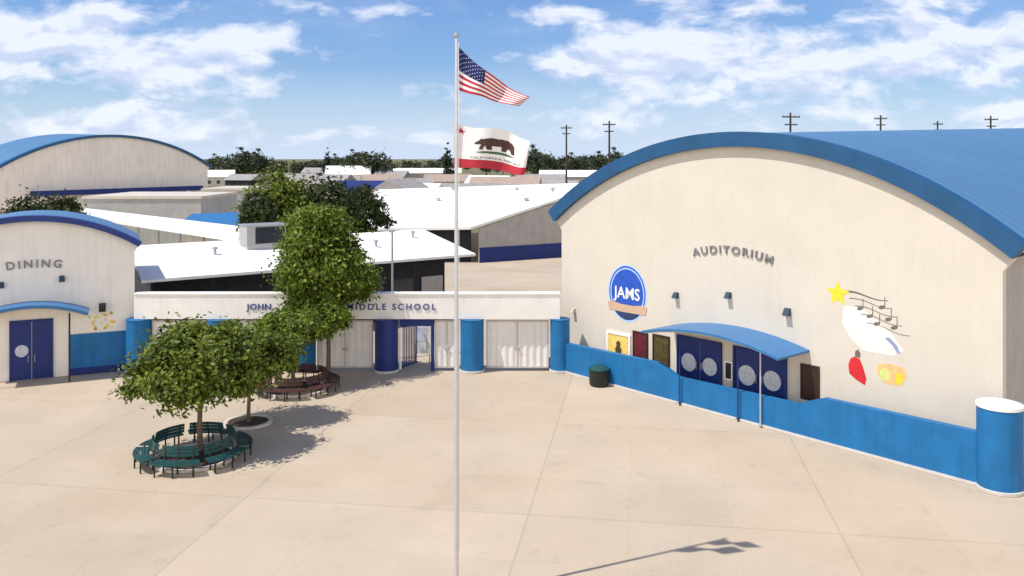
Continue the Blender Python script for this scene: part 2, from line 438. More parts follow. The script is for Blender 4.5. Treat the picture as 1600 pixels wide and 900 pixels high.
# canopy over the doors: a shallow arched slab on posts
def arched_canopy(parent, c, a, zl, zc, y0, y1, t, m='canopy'):
    top = arc_pts(c, a, zl, zc, 20, t); bot = arc_pts(c, a, zl, zc, 20)
    k = MB(); k.prism(bot + list(reversed(top)), y0, y1)
    cn_ = k.build('canopy', m, parent, smooth=True)
    u = MB(); k2 = arc_pts(c, a - .06, zl + .02, zc - .012, 20, -.05); k1 = arc_pts(c, a - .06, zl + .02, zc - .012, 20, -.0)
    u.prism(k2 + list(reversed(k1)), y0 + .12, y1 - .02); u.build('soffit', 'soffit', cn_)
arched_canopy(aud, 9.2, 3.5, 3.02, 3.48, -.75, AD - .004, .10)
for px, m in ((1062, 'navy_wall'), (1153, 'navy_wall'), (1188, 'pole')):
    t, _ = AF.on(px, 620, -.12)
    k = MB(); k.tube([(t, -.12, .003), (t, -.12, 3.12)], .03, 10); k.box(t - .07, t + .07, -.2, -.05, .1, .12)
    k.build('canopy_post', m, aud)
# blue ramp wall in front of the hall
rw = thing('ramp_wall', 'long bright blue low wall along the foot of the auditorium', 'wall', AF.p, AF.a)
k = MB(); k.prism([(-.1, 0), (20.3, 0), (20.3, 1.80), (14.2, 1.73), (13.0, 1.26), (7.1, 1.16), (6.0, 1.6), (-.1, 1.5)], 0, .3)
k.build('wall_body', 'blue_paint', rw)
k = MB(); k.hexa([(-.1, -.07, 0), (20.3, -.07, 0), (20.3, -.003, 0), (-.1, -.003, 0), (-.1, -.07, .1), (20.3, -.07, .1), (20.3, -.003, .1), (-.1, -.003, .1)])
k.build('kerb', 'kerb', rw)


def round_pillar(label, x, y, r, h, capm='blue_paint', cap=.05, bm_='blue_paint'):
    o = thing('round_pillar', label, 'pillar', (x, y, 0), 0, 'round blue pillars around the plaza')
    k = MB(); k.lathe([(r, 0), (r, h)], 40); k.build('shaft', bm_, o, smooth=True)
    k = MB(); k.lathe([(r + .03, h + .002), (r + .03, h + cap), (r - .02, h + cap + .02)], 40); k.build('cap', capm, o, smooth=True)
    k = MB(); k.lathe([(r + .05, 0), (r + .05, .1), (r + .004, .115)], 40); k.build('foot', 'kerb', o, smooth=True)
    return o
Yp = 28.75
round_pillar('big blue round pillar with its sunlit top painted white, nearest, at the corner of the auditorium', (1562 - 800) * Yp / F, Yp, .69, 2.72, 'white', .1)  # white cap puts the sunlit pillar top into the colour

# things on the auditorium front
def wall_lamp(fr, px, py, d, label, m='slate', s=1.0):
    x, z = fr.on(px, py, d); o = thing('wall_lamp', label, 'wall lamp', fr.pt(x, d - .003, z), fr.a, 'lamps on the hall fronts')
    k = MB(); k.box(-.1 * s, .1 * s, -.05, 0, -.13 * s, .13 * s); k.build('back_plate', m, o)
    k = MB(); k.hexa([(-.12 * s, -.28, -.12 * s), (.12 * s, -.28, -.12 * s), (.12 * s, -.052, -.12 * s), (-.12 * s, -.052, -.12 * s), (-.1 * s, -.14, .13 * s), (.1 * s, -.14, .13 * s), (.1 * s, -.052, .13 * s), (-.1 * s, -.052, .13 * s)])
    hd = k.build('hood', m, o)
    k = MB(); k.box(-.09 * s, .09 * s, -.25, -.08, -.14 * s, -.122 * s); k.build('lens', 'lit_panel', hd)
    return o
wall_lamp(AF, 1058, 461, AD, 'small dark wall lamp above the left end of the auditorium canopy')
wall_lamp(AF, 1140, 461, AD, 'small dark wall lamp right below the auditorium lettering')
wall_lamp(AF, 1232, 487, AD, 'small dark wall lamp between auditorium canopy and star mural', s=1.15)
wall_lamp(AF, 898, 485, AD, 'small tan wall lamp near the far corner of the auditorium', 'soffit', s=.8)

def wall_case(fr, px0, px1, py0, py1, d, label, fm_, im, name='display_case', cat='display case', group='framed cases on the auditorium front', fw=.07):
    x0, zt = fr.on(px0, py0, d); x1, _ = fr.on(px1, py0, d); zb = fr.on(px0, py1, d)[1]
    o = thing(name, label, cat, fr.pt((x0 + x1) / 2, d - .003, zb), fr.a, group)
    w = (x1 - x0) / 2; h = zt - zb
    k = MB(); k.box(-w, w, -.08, 0, 0, fw); k.box(-w, w, -.08, 0, h - fw, h); k.box(-w, -w + fw, -.08, 0, fw, h - fw); k.box(w - fw, w, -.08, 0, fw, h - fw)
    k.build('frame', fm_, o)
    k = MB(); k.box(-w + fw, w - fw, -.045, -.005, fw, h - fw); p = k.build('panel', im, o)
    return o, w, h
o, w, h = wall_case(AF, 949, 986, 516, 556, AD, 'yellow framed picture with a dark figure below the blue emblem', 'mural_white', 'poster_yellow', 'wall_picture', 'picture', None, .1)
k = MB(); k.prism([(-.17, .2), (.17, .2), (.22, .5), (.12, .62), (.14, .8), (0, .92), (-.14, .8), (-.12, .62), (-.2, .5)], -.06, -.046); k.build('figure', 'poster_olive', o)
wall_case(AF, 990, 1013, 516, 557, AD, 'dark red display case left of the canopy, next to the yellow picture', 'frame_brown', 'poster_red')
wall_case(AF, 1021, 1047, 521, 567, AD, 'dark olive display case under the left tip of the canopy', 'frame_brown', 'poster_olive')
wall_case(AF, 1252, 1281, 567, 622, AD, 'tall dark display case right of the auditorium doors', 'frame_brown', 'frame_brown')
wall_case(AF, 1133, 1146, 563, 592, AD, 'narrow black notice case between the two pairs of doors', 'mural_white', 'black', fw=.06)

# emblem
x, z = AF.on(980, 458, AD)
em = thing('school_emblem', 'oval blue and tan emblem painted with pale letters on the cream wall', 'emblem', AF.pt(x, AD - .003, z - 1.4), AF.a)
def ell(cx, cz, rx, rz, t0=0, t1=360, n=40): return [(cx + rx * math.cos(R(t0 + (t1 - t0) * i / n)), cz + rz * math.sin(R(t0 + (t1 - t0) * i / n))) for i in range(n + (0 if t1 - t0 >= 360 else 1))]
k = MB(); k.prism(ell(0, 1.4, 1.28, 1.42), -.02, 0); k.build('rim', 'logo_light', em)
k = MB(); k.prism(ell(0, 1.4, 1.2, 1.34), -.035, -.021); k.build('disc', 'logo_blue', em)
k = MB(); ro, ri = ell(0, 1.4, 1.12, 1.25), ell(0, 1.4, 1.06, 1.18)
for i in range(40):
    k.mesh([(q[0], y_, q[1]) for y_ in (-.042, -.0355) for q in (ro[i], ro[(i + 1) % 40], ri[(i + 1) % 40], ri[i])], [(0, 1, 2, 3), (0, 1, 5, 4), (3, 2, 6, 7)])
k.build('thin_ring', 'logo_light', em)
k = MB(); k.prism(ell(0, 1.4, 1.17, 1.31, 205, 335, 24), -.05, -.043); k.build('lower_band', 'logo_dark', em)
k = MB(); k.prism([(-1.3, .82), (-1.1, .92), (-.4, .82), (.4, .82), (1.1, .92), (1.3, .82), (1.2, .46), (.4, .44), (-.4, .44), (-1.2, .46)], -.07, -.051); k.build('banner', 'logo_tan', em)
text_mesh('JAMS', .80, .008, 'lettering', 'mural_white', em, (0, -.055, 1.12), width=.98)

# painted mural on the cream wall
mx0, mz0 = AF.on(1355, 600, AD)
mu = thing('wall_mural', 'painted music mural with yellow star, curving staff lines and a red shape', 'mural', AF.pt(mx0, AD - .003, 0), AF.a)
def mp(px, py): a_, b_ = AF.on(px, py, AD); return (a_ - mx0, b_)
def star(cx, cz, r0, r1, n=5, t=90): return [(cx + (r0 if i % 2 == 0 else r1) * math.cos(R(t + 180 * i / n)), cz + (r0 if i % 2 == 0 else r1) * math.sin(R(t + 180 * i / n))) for i in range(2 * n)]
c = mp(1309, 459); k = MB(); k.prism(star(*c, .52, .24), -.022, -.012); k.build('star', 'yellow', mu)
k = MB(); k.prism([mp(1318, 478), mp(1345, 480), mp(1392, 520), mp(1412, 548), mp(1395, 556), mp(1350, 548), mp(1330, 530), mp(1316, 505)], -.010, -.002); k.build('white_page', 'page', mu)
def stroke(pts, w0, w1, y0=-.02, y1=-.011):
    n = len(pts)
    for i in range(n - 1):
        (xa, za), (xb, zb) = pts[i], pts[i + 1]; wa = w0 + (w1 - w0) * i / (n - 1); wb = w0 + (w1 - w0) * (i + 1) / (n - 1)
        k.prism([(xa, za - wa), (xb, zb - wb), (xb, zb + wb), (xa, za + wa)], y0, y1)
for i, (dy, e) in enumerate(((0, 1388), (11, 1394), (23, 1402), (36, 1410), (50, 1422))):
    st = (1318 + 9 * i, 455 + dy * .95 + i * .5); en = (e, 470 + dy * 1.02 + i * 1.0)
    pts = [mp(st[0] + (en[0] - st[0]) * t / 8, st[1] + (en[1] - st[1]) * t / 8 - 2.2 * math.sin(t / 8 * 2 * math.pi)) for t in range(9)]
    k = MB(); stroke(pts, .045 if i == 0 else .016, .012); k.build('staff_line', 'ink', mu)
for px, py, m in ((1359, 494, 'ink'), (1370, 506, 'ink'), (1388, 499, 'ink'), (1397, 512, 'ink'), (1378, 480, 'ink'), (1344, 482, 'ink')):
    cx, cz = mp(px, py); k = MB(); k.prism([(cx + .13 * math.cos(t * .5236) , cz + .075 * math.sin(t * .5236) + .03 * math.cos(t * .5236)) for t in range(12)], -.032, -.023)
    k.prism([(cx + .1, cz), (cx + .13, cz), (cx + .13, cz + .4), (cx + .1, cz + .4)], -.032, -.023); k.build('music_note', m, mu)
cx, cz = mp(1340, 577)
k = MB(); k.prism([(cx - .38, cz + .1), (cx - .34, cz - .22), (cx - .05, cz - .42), (cx + .3, cz - .56), (cx + .36, cz - .3), (cx + .2, cz + .2), (cx + .08, cz + .42), (cx - .12, cz + .48), (cx - .3, cz + .36)], -.022, -.012); k.build('red_shape', 'red', mu)
k = MB(); k.prism([(cx - .1, cz + .485), (cx + .1, cz + .45), (cx + .12, cz + .66), (cx + .02, cz + .78), (cx - .1, cz + .68)], -.022, -.012); k.build('dark_tip', 'ink', mu)
cx, cz = mp(1393, 585)
k = MB(); k.prism([(cx + (.56 + .07 * math.sin(3 * t)) * math.cos(t), cz + (.44 + .06 * math.cos(2 * t)) * math.sin(t)) for t in [i * math.pi / 12 for i in range(24)]], -.016, -.010); k.build('peach_patch', 'orange', mu)
k = MB(); k.prism(ell(cx - .28, cz - .05, .2, .24, n=16), -.022, -.017); k.build('lime_patch', 'lime', mu)
k = MB(); k.prism(ell(cx + .30, cz - .12, .15, .24, n=16), -.022, -.017); k.build('yellow_patch', 'yellow', mu)
cx, cz = mp(1394, 538)
k = MB(); k.prism([(cx - .3, cz + .2), (cx - .1, cz + .24), (cx + .2, cz - .02), (cx + .32, cz - .3), (cx + .18, cz - .3), (cx + .02, cz - .06)], -.022, -.0105); k.build('grey_brush', 'greyblue', mu)

for o_ in mu.children: o_.scale.y = .18          # paint lies close on the wall
for o_ in em.children: o_.scale.y = .3
# bin by the wall
tb = gp(936, 602)
o = thing('litter_bin', 'squat black litter bin standing on the paving beside the blue ramp wall', 'litter bin', tb)
k = MB(); k.lathe([(.42, 0), (.47, .1), (.5, .72), (.46, .75)], 24); k.build('body', 'black', o, smooth=True)
k = MB(); k.lathe([(.52, .752), (.52, .82), (.3, .93), (.14, .95)], 24); k.build('lid', 'teal', o, smooth=True)

# ---- dining hall on the left
L1 = gp(210, 577); A1 = gp(0, 597)
DF = Frame(L1, math.atan2(L1.y - A1.y, L1.x - A1.x))
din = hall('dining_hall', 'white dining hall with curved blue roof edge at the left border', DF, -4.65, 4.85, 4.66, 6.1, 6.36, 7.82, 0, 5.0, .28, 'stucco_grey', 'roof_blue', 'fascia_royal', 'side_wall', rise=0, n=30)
text_mesh('DINING', .55, .03, 'lettering', 'letter', din, (-4.55, -.035, 5.52), arc=9, spacing=1.35)
for x0_, x1_ in ((-3.02, 0), (-9.3, -6.4)):
    k = MB(); k.box(x0_, x1_, -.07, -.003, .352, 2.05); k.build('blue_wainscot', 'blue_paint', din)
    k = MB(); k.box(x0_, x1_, -.08, -.003, .002, .35); k.build('foot_shade', 'navy_wall', din)  # navy strip stands in for the shadow along the wall foot
door(din, -5.5, -4.68, .02, 2.85, 0, hx=-4.8); door(din, -4.64, -3.84, .02, 2.85, 0, disc=False, hx=-4.52)
k = MB(); k.box(-5.62, -5.51, -.1, -.003, .002, 2.95); k.box(-3.83, -3.72, -.1, -.003, .002, 2.95); k.box(-5.505, -3.835, -.1, -.003, 2.855, 2.95); k.build('door_frame', 'navy_wall', din)
arched_canopy(din, -4.65, 2.5, 3.2, 3.72, -1.5, -.004, .14)
for xx in (-2.95, -6.35):
    k = MB(); k.tube([(xx, -1.3, 0), (xx, -1.3, 3.35)], .045, 10); k.build('canopy_post', 'frame_brown', din)
wall_lamp(DF, 97, 435, 0, 'small dark wall lamp right below the dining lettering', s=1.1)
wall_lamp(DF, 2, 445, 0, 'small dark wall lamp on the dining hall at the left picture edge', s=1.1)
x, z = DF.on(160, 479, 0)
o = thing('loudspeaker', 'tilted black loudspeaker on the white wall right of the dining hall canopy', 'loudspeaker', DF.pt(x, -.003, z), DF.a)
k = MB(); k.box(-.04, .04, -.12, 0, -.04, .04); k.build('bracket', 'steel', o)
k = MB(); k.hexa([(-.16, -.36, -.22), (.16, -.36, -.22), (.16, -.122, -.12), (-.16, -.122, -.12), (-.16, -.42, .12), (.16, -.42, .12), (.16, -.122, .2), (-.16, -.122, .2)]); k.build('cabinet', 'black', o)
x, z = DF.on(160, 514, 0)
o = thing('floral_mural', 'pale yellow floral mural strip above the blue wainscot of the dining hall', 'mural', DF.pt(x, -.003, z), DF.a)
rr = random.Random(3)
for i in range(26):
    cx, cz = rr.uniform(-.7, .6), rr.uniform(.0, .8); r = rr.uniform(.05, .11)
    k = MB(); k.prism(star(cx, cz, r, r * .6, 6, rr.uniform(0, 60)), -.01, 0); k.build('flower', ('yellow', 'orange', 'lime')[i % 3], o)


# ------------------------------------------------------------------ gateway between the halls
GY = 44.8; kx = GY / F
def gx(px): return (px - 800) * kx
gw = thing('gateway_beam', 'long white name beam resting on the blue pillars between the halls', 'sign beam', (0, GY, 0))
k = MB(); k.box(gx(215) + .05, gx(874), -.55, -.05, 2.72, 3.98); k.build('beam', 'white', gw)
k = MB(); k.box(gx(215) + .04, gx(874) + .02, -.6, 0, 3.983, 4.04); k.build('capping', 'white_roof', gw)
text_mesh('JOHN', .44, .02, 'lettering', 'letter_blue', gw, (-12.9, -.575, 3.2), spacing=1.12, width=1.02)
text_mesh('MIDDLE SCHOOL', .44, .02, 'lettering', 'letter_blue', gw, (-6.15, -.575, 3.2), spacing=1.38, width=1.02)
plabels = ['blue round pillar beside the corner of the dining hall', 'blue round pillar hidden behind the low crown, second from the dining hall',
           'blue round pillar between the trunks of the planted trees', 'round pillar with shade painted in dark navy, left of the open gate', 'blue round pillar right behind the flagpole, left of the grey gate',
           'blue round pillar at the far end of the ramp wall, right of the grey gate']
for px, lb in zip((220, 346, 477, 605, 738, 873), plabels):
    round_pillar(lb, gx(px) + (.05 if px > 860 else 0), GY - .25, .60 if px < 860 else .50, 2.66, *(('navy', .03, 'navy') if px == 605 else ('blue_paint', .03)))  # navy colour carries the shade on the pillar beside the open gate
def gate(px0, px1, label, group='corrugated gates between the pillars', m='gate'):
    x0, x1 = gx(px0), gx(px1); w = x1 - x0
    o = thing('gate', label, 'gate', ((x0 + x1) / 2, GY - .2, 0), 0, group)
    k = MB(); n = int(w / .09); prof = []
    for i in range(n + 1):
        prof.append((-w / 2 + .06 + (w - .12) * i / n, .0 if (i // 2) % 2 else .035))
    for i in range(n):
        (xa, ya), (xb, yb) = prof[i], prof[i + 1]
        k.face([(xa, ya, .22), (xb, yb, .22), (xb, yb, 2.52), (xa, ya, 2.52)])
        k.face([(xa, ya + .01, .22), (xa, ya + .01, 2.52), (xb, yb + .01, 2.52), (xb, yb + .01, .22)])
    k.build('sheet', m, o, normals=False)
    k = MB(); k.box(-w / 2, w / 2, -.02, .06, 2.521, 2.6); k.box(-w / 2, w / 2, -.02, .06, .14, .219)
    k.box(-w / 2, -w / 2 + .06, -.02, .06, .2195, 2.5205); k.box(w / 2 - .06, w / 2, -.02, .06, .2195, 2.5205); k.box(-.03, .03, -.022, -.001, .22, 2.52)
    k.build('frame', 'lit_panel', o)
    k = MB(); k.box(-.12, .12, -.05, -.023, 1.05, 1.2); k.build('latch', 'steel', o)
    return o
gate(760, 857, 'pale grey corrugated gate right of the flagpole, against the auditorium')
gate(497, 584, 'pale grey corrugated gate behind the tall tree trunk')
gate(366, 456, 'pale grey corrugated gate behind the second planted tree, mostly hidden')
gate(240, 326, 'pale grey corrugated gate behind the low crown, next to the dining hall')
gate(680, 718, 'narrow pale gate leaf immediately left of the flagpole')
# portal with open leaf
pt_ = thing('gate_portal', 'navy steel portal frame of the open gate under the beam', 'gate frame', (gx(651), GY - .2, 0))
k = MB(); k.box(gx(674) - gx(651), gx(679) - gx(651), -.06, .1, 0, 2.66); k.build('jamb', 'navy_wall', pt_)
k = MB(); k.box(gx(626) - gx(651), gx(673.8) - gx(651), -.06, .1, 2.3, 2.66); k.build('lintel', 'navy_wall', pt_)
k = MB(); k.tube([(gx(626.5) - gx(651), -.12, .1), (gx(626.5) - gx(651), -.12, 2.2)], .07, 10); k.build('white_post', 'white', pt_)
lf = thing('open_gate_leaf', 'navy gate leaf standing open inside the gateway', 'gate', (gx(629), GY - .1, 0), R(62))
k = MB()
for i in range(9): k.box(.05 + i * .15, .09 + i * .15, -.02, .02, .2, 2.2)
k.build('bars', 'navy_wall', lf)
k = MB(); k.box(0, 1.35, -.03, .03, 2.203, 2.27); k.box(0, 1.35, -.03, .03, .13, .197); k.build('rails', 'navy_wall', lf)
nb = thing('notice_board', 'white notice board seen through the open gate', 'notice board', (gx(656) - .0, GY + 1.3, 0))
k = MB(); k.box(-.42, .42, -.03, .03, .55, 2.15); k.build('board', 'mural_white', nb)
for xx in (-.38, .38):
    k = MB(); k.box(xx - .03, xx + .03, -.025, .025, 0, .548); k.build('leg', 'steel', nb)
k = MB(); k.box(-.3, .25, -.04, -.0305, 1.2, 1.95); k.build('paper', 'mural_lilac', nb)
# slim lamp post behind the beam
p = at(613, 362, 47.2)
lp = thing('lamp_post', 'slim grey lamp post rising behind the name beam', 'lamp post', (p.x, p.y, 0))
k = MB(); k.tube([(0, 0, 0), (0, 0, 3), (0, 0, p.z)], [.075, .065, .05], 10); k.build('pole', 'steel', lp, smooth=True)
k = MB(); k.box(-.12, .12, -.5, .1, p.z + .002, p.z + .1); k.build('lamp_head', 'steel', lp)

# ------------------------------------------------------------------ school wings behind the gateway
def slab(name, m, top, t, parent, loc=Vector((0, 0, 0))):
    k = MB(); top = [Vector(p) - loc for p in top]; n = len(top); bot = [p - Vector((0, 0, t)) for p in top]
    k.mesh(top + bot, [tuple(range(n)), tuple(range(2 * n - 1, n - 1, -1))] + [(i, (i + 1) % n, (i + 1) % n + n, i + n) for i in range(n)])
    return k.build(name, m, parent)
E1, E2 = Vector((-20.1, 47.0, 4.3)), Vector((-2.5, 59.9, 4.3))
R1, R2 = Vector((-24.3, 55.0, 5.35)), Vector((-6.9, 67.6, 5.35))
B1, B2 = R1 + (R1 - E1) * 1.0, R2 + (R2 - E2) * 1.0
B1.z = B2.z = 4.3
wa = thing('classroom_wing', 'low classroom wing with broad white roof above a dark covered walk', 'building', (-13, 57, 0)); wl = wa.location
slab('roof', 'white_roof', [E1, E2, R2, R1], .16, wa, wl); slab('roof', 'white_roof', [R1 + Vector((0, 0, .001)), R2 + Vector((0, 0, .001)), B2, B1], .16, wa, wl)
ud = (E2 - E1).normalized(); vd = (R1 - E1); vd.z = 0; vd.normalize()
def inset(p, a_, b_, z): q = p + ud * a_ + vd * b_; return Vector((q.x, q.y, z))
q1, q2, q3, q4 = inset(E1, .8, 2.2, 0), inset(E2, -1.5, 2.2, 0), inset(B2, -1.5, -1.2, 0), inset(B1, .8, -1.2, 0)
k = MB(); k.hexa([q - wl for q in (q1, q2, q3, q4)] + [Vector((q.x, q.y, 4.08)) - wl for q in (q1, q2, q3, q4)]); k.build('walls', 'dark', wa)  # near-black walls carry the deep shade of the covered walk
for i in range(8):
    a_ = q1 + ud * (1.2 + i * 2.35); a_.z = 1.1
    k = MB(); n_ = -vd; b_ = a_ + ud * 1.7
    pts = [a_ + n_ * .03, b_ + n_ * .03, b_ - n_ * .0, a_ - n_ * .0]
    k.hexa([q - wl for q in pts] + [q + Vector((0, 0, 1.6)) - wl for q in pts]); k.build('window', 'glass' if i not in (3, 7) else 'lit_panel', wa)
for i in range(7):
    a_ = inset(E1, .6 + i * 3.3, .4, 0)
    k = MB(); k.tube([a_ - wl, a_ + Vector((0, 0, 4.12)) - wl], .06, 8); k.build('walk_post', 'dark', wa)
for fu, fv in ((.22, .55), (.5, .6), (.72, .45), (.9, .7)):
    q = E1.lerp(E2, fu).lerp(R1.lerp(R2, fu), fv) - wl
    k = MB(); k.lathe([(.09, q.z - .3), (.09, q.z + .35), (.18, q.z + .36), (.18, q.z + .45), (.05, q.z + .5)], 12, (q.x, q.y)); k.build('roof_vent', 'steel', wa)
# plant unit on the roof
p = at(372, 372, 57)
ac = thing('rooftop_unit', 'boxy grey air conditioning unit on the white classroom roof', 'air conditioner', (p.x + 1.5, 57.4, 4.99), R(35))
k = MB(); k.box(-1.3, 1.3, -.8, .8, .25, 1.5); k.build('housing', 'block_grey', ac)
k = MB(); k.box(-.75, 1.2, -.83, -.803, .35, 1.42); k.build('louvre', 'dark', ac)
k = MB(); k.box(-1.35, 1.35, -.85, .85, 1.503, 1.58); k.build('lid', 'steel', ac)
k = MB(); k.box(-1.25, 1.25, -.75, .75, -.15, .247); k.build('kerb', 'steel', ac)

# second hall with gable wall, between the gateway and the auditorium
EL, ER = at(556, 357, 89.5), at(735, 355, 89.5)
RT = at(905, 300, 96); BL = at(588, 296, 118); BR = at(905, 286, 136)
wb = thing('gabled_classrooms', 'large white roofed classroom building with grey gable and blue skirting', 'building', (-2, 95, 0)); wl = wb.location
slab('roof', 'white_roof', [EL, ER, BL], .25, wb, wl); slab('roof', 'white_roof', [ER, RT, BR, BL], .25, wb, wl)
def wallq(a_, b_, z0a, z1a, z0b, z1b, m, name, parent, wl, th=.2, out=0.0):
    d_ = (b_ - a_); d_.z = 0; n_ = Vector((d_.y, -d_.x, 0)).normalized()
    pa, pb = a_ + n_ * out, b_ + n_ * out
    V = lambda q, z: Vector((q.x, q.y, z)) - wl
    k = MB(); k.hexa([V(pa, z0a), V(pb, z0b), V(pb - n_ * th, z0b), V(pa - n_ * th, z0a), V(pa, z1a), V(pb, z1b), V(pb - n_ * th, z1b), V(pa - n_ * th, z1a)])
    return k.build(name, m, parent)
ga = ER + Vector((.9, .5, 0)); gb = RT + Vector((0, .4, 0))
wallq(ga, gb, 0, ga.z - .2, 0, gb.z - .32, 'side_wall', 'gable_wall', wb, wl)
wallq(ga, gb, 0, 1.55, 0, 1.55, 'navy_wall', 'blue_skirting', wb, wl, .05, .06)
wallq(EL + Vector((0, 1.5, 0)), ER + Vector((0, 1.5, 0)), 0, EL.z - .15, 0, ER.z - .15, 'dark', 'front_wall', wb, wl)  # near-black wall carries the shadow under the eave
for fu, fv in ((.12, .5), (.35, .35), (.3, .8), (.6, .55), (.8, .3), (.55, .12)):
    q = ER.lerp(RT, fu).lerp(BL.lerp(BR, fu), fv) - wl
    k = MB(); k.lathe([(.16, q.z - .6), (.16, q.z + .45), (.3, q.z + .47), (.3, q.z + .62), (.1, q.z + .7)], 12, (q.x, q.y)); k.build('roof_vent', 'steel', wb)

# other low buildings on the left
def box_building(name, label, px0, px1, pyt, Y, depth, wm, rm_, parapet=.35, rot=0, windows=0):
    a_, b_ = at(px0, pyt, Y), at(px1, pyt, Y); w = b_.x - a_.x; h = a_.z
    o = thing(name, label, 'building', ((a_.x + b_.x) / 2, Y, 0), rot)
    k = MB(); k.box(-w / 2, w / 2, 0, depth, 0, h); k.build('walls', wm, o)
    k = MB(); k.box(-w / 2 - .12, w / 2 + .12, -.12, depth + .12, h + .002, h + parapet); k.build('roof', rm_, o)
    for i in range(windows):
        xx = -w / 2 + w * (i + .5) / windows
        k = MB(); k.box(xx - .7, xx + .7, -.04, -.003, h - 2.3, h - 1.0); k.build('window', 'glass', o)
    return o
box_building('flat_roofed_block', 'long grey flat roofed block with cream parapet behind the dining hall', 130, 314, 311, 92, 12, 'block_grey', 'cream_wall', .3, windows=0)
box_building('flat_roofed_block', 'small greenish grey block beyond the blue awning roof', 316, 386, 298, 112, 10, 'block_grey', 'cream_wall', .3)
# blue shed roof
a_, b_, c_, d_ = at(272, 355, 74), at(383, 352, 74), at(388, 331, 80), at(300, 334, 80)
bs = thing('blue_roofed_shed', 'shed with a pale blue sloping roof behind the covered walkway', 'shed', ((a_.x + b_.x) / 2, 77, 0)); wl = bs.location
slab('roof', 'canopy', [a_, b_, c_, d_], .2, bs, wl)
k = MB(); k.box(a_.x + .6 - wl.x, b_.x - .5 - wl.x, -2, 2.4, 0, 4.7); k.build('walls', 'stucco_grey', bs)
# covered walkway
P1, P2 = at(118, 333, 88), at(372, 373, 62.5); Q2 = at(392, 356, 67); Q1 = at(135, 329, 92)
P1.z = P2.z = (P1.z + P2.z) / 2; Q1.z = Q2.z = P1.z + .35
cw = thing('covered_walkway', 'long white walkway roof running back past the dining hall', 'walkway roof', ((P1 + P2) / 2).to_tuple()[:2] + (0,)); wl = cw.location
slab('roof', 'white_roof', [P1, P2, Q2, Q1], .35, cw, wl)
for i in range(8):
    q = P1.lerp(P2, (i + .5) / 8).lerp(Q1.lerp(Q2, (i + .5) / 8), .4)
    k = MB(); k.tube([Vector((q.x, q.y, 0)) - wl, Vector((q.x, q.y, P1.z - .2)) - wl], .09, 8); k.build('post', 'steel', cw)
# gym far left
gl, gr = Vector((-59.6, 100, 0)), Vector((-43.6, 125, 0))
GF = Frame(gr, math.atan2(gr.y - gl.y, gr.x - gl.x)); gw_ = (gr - gl).length
gym = hall('gymnasium', 'distant grey gymnasium with barrel vaulted blue roof at upper left', GF, -gw_ / 2, gw_ / 2, gw_ / 2 - .3, 9.1, 9.45, 13.55, 0, 9, .32, 'gym_wall', 'roof_blue', 'fascia', 'side_wall', rise=.3, n=36)
k = MB(); k.box(-gw_ + 4, -2, -1.2, -.003, 6.3, 6.9); k.build('entrance_awning', 'navy_wall', gym)
for xx in (-12, -4.5):
    k = MB(); k.box(xx - .2, xx + .2, -1.25, -.9, 0, 6.298); k.build('awning_post', 'white', gym)

# ------------------------------------------------------------------ distant houses
def house(label, px, py, Y, w, d, hw, hr, rot, wm, rm_):
    p = at(px, py, Y)
    o = thing('house', label, 'house', (p.x, Y, 0), R(rot), 'distant houses beyond the school')
    k = MB(); k.box(-w / 2, w / 2, -d / 2, d / 2, 0, hw); k.build('walls', wm, o)
    k = MB(); e = .5
    k.prism([(-d / 2 - e, hw + .003), (d / 2 + e, hw + .003), (0, hw + hr)], -w / 2 - e, w / 2 + e)
    k.v = [(y, x, z) for x, y, z in k.v]; k.build('roof', rm_, o)
    for i in range(3):
        xx = -w / 2 + w * (i + .5) / 3
        k = MB(); k.box(xx - .6, xx + .6, -d / 2 - .05, -d / 2 - .003, .9, 2.1); k.build('window', 'glass', o)
    return o
HS = [(344, 0, 330, 10, 8, 3.4, 2.6, 10, 'cream_wall', 'white_roof', 'white roofed house far off below the trees right of the gymnasium'),
      (382, 0, 300, 10, 8, 3.0, 2.0, -15, 'dark', 'grey_roof', 'grey roofed dark house far off behind the dark trees'),
      (478, 0, 260, 11, 9, 3.6, 2.4, 15, 'cream_wall', 'grey_roof', 'grey roofed house seen over the dark middle tree'),
      (520, 0, 230, 10, 9, 3.8, 2.6, -20, 'stucco_grey', 'grey_roof', 'grey roofed pale house above the dark middle trees, left of the blue roofed one'),
      (545, 0, 330, 16, 10, 4.2, 3.4, 5, 'white', 'white_roof', 'wide white roofed house under the round distant tree'),
      (572, 0, 205, 12, 8, 3.4, 2.0, 0, 'dark', 'navy_wall', 'dark navy roofed house behind the big white roof'),
      (628, 0, 178, 8, 9, 4.0, 2.6, 62, 'stucco_grey', 'grey_roof', 'grey gabled house just beyond the ridge of the big white roof'),
      (668, 0, 345, 26, 10, 4.6, 1.9, 3, 'side_wall', 'white_roof', 'long low house with a cream white roof, far off left of the flagpole'),
      (690, 0, 190, 13, 8, 3.2, 2.0, -8, 'mural_lilac', 'white_roof', 'white house with dark windows, left of the flagpole'),
      (735, 0, 172, 11, 9, 3.6, 2.2, 20, 'stucco_grey', 'grey_roof', 'grey roofed house right of the flagpole below the white flag'),
      (790, 0, 210, 16, 10, 4.0, 2.2, -6, 'cream_wall', 'tan_roof', 'tan roofed house below the white flag'),
      (845, 0, 260, 14, 9, 3.6, 2.2, 10, 'cream_wall', 'grey_roof', 'grey roofed house right of the white flag'),
      (890, 0, 300, 20, 9, 4.2, 2.2, -4, 'side_wall', 'white_roof', 'white roofed house beside the vaulted roof edge')]
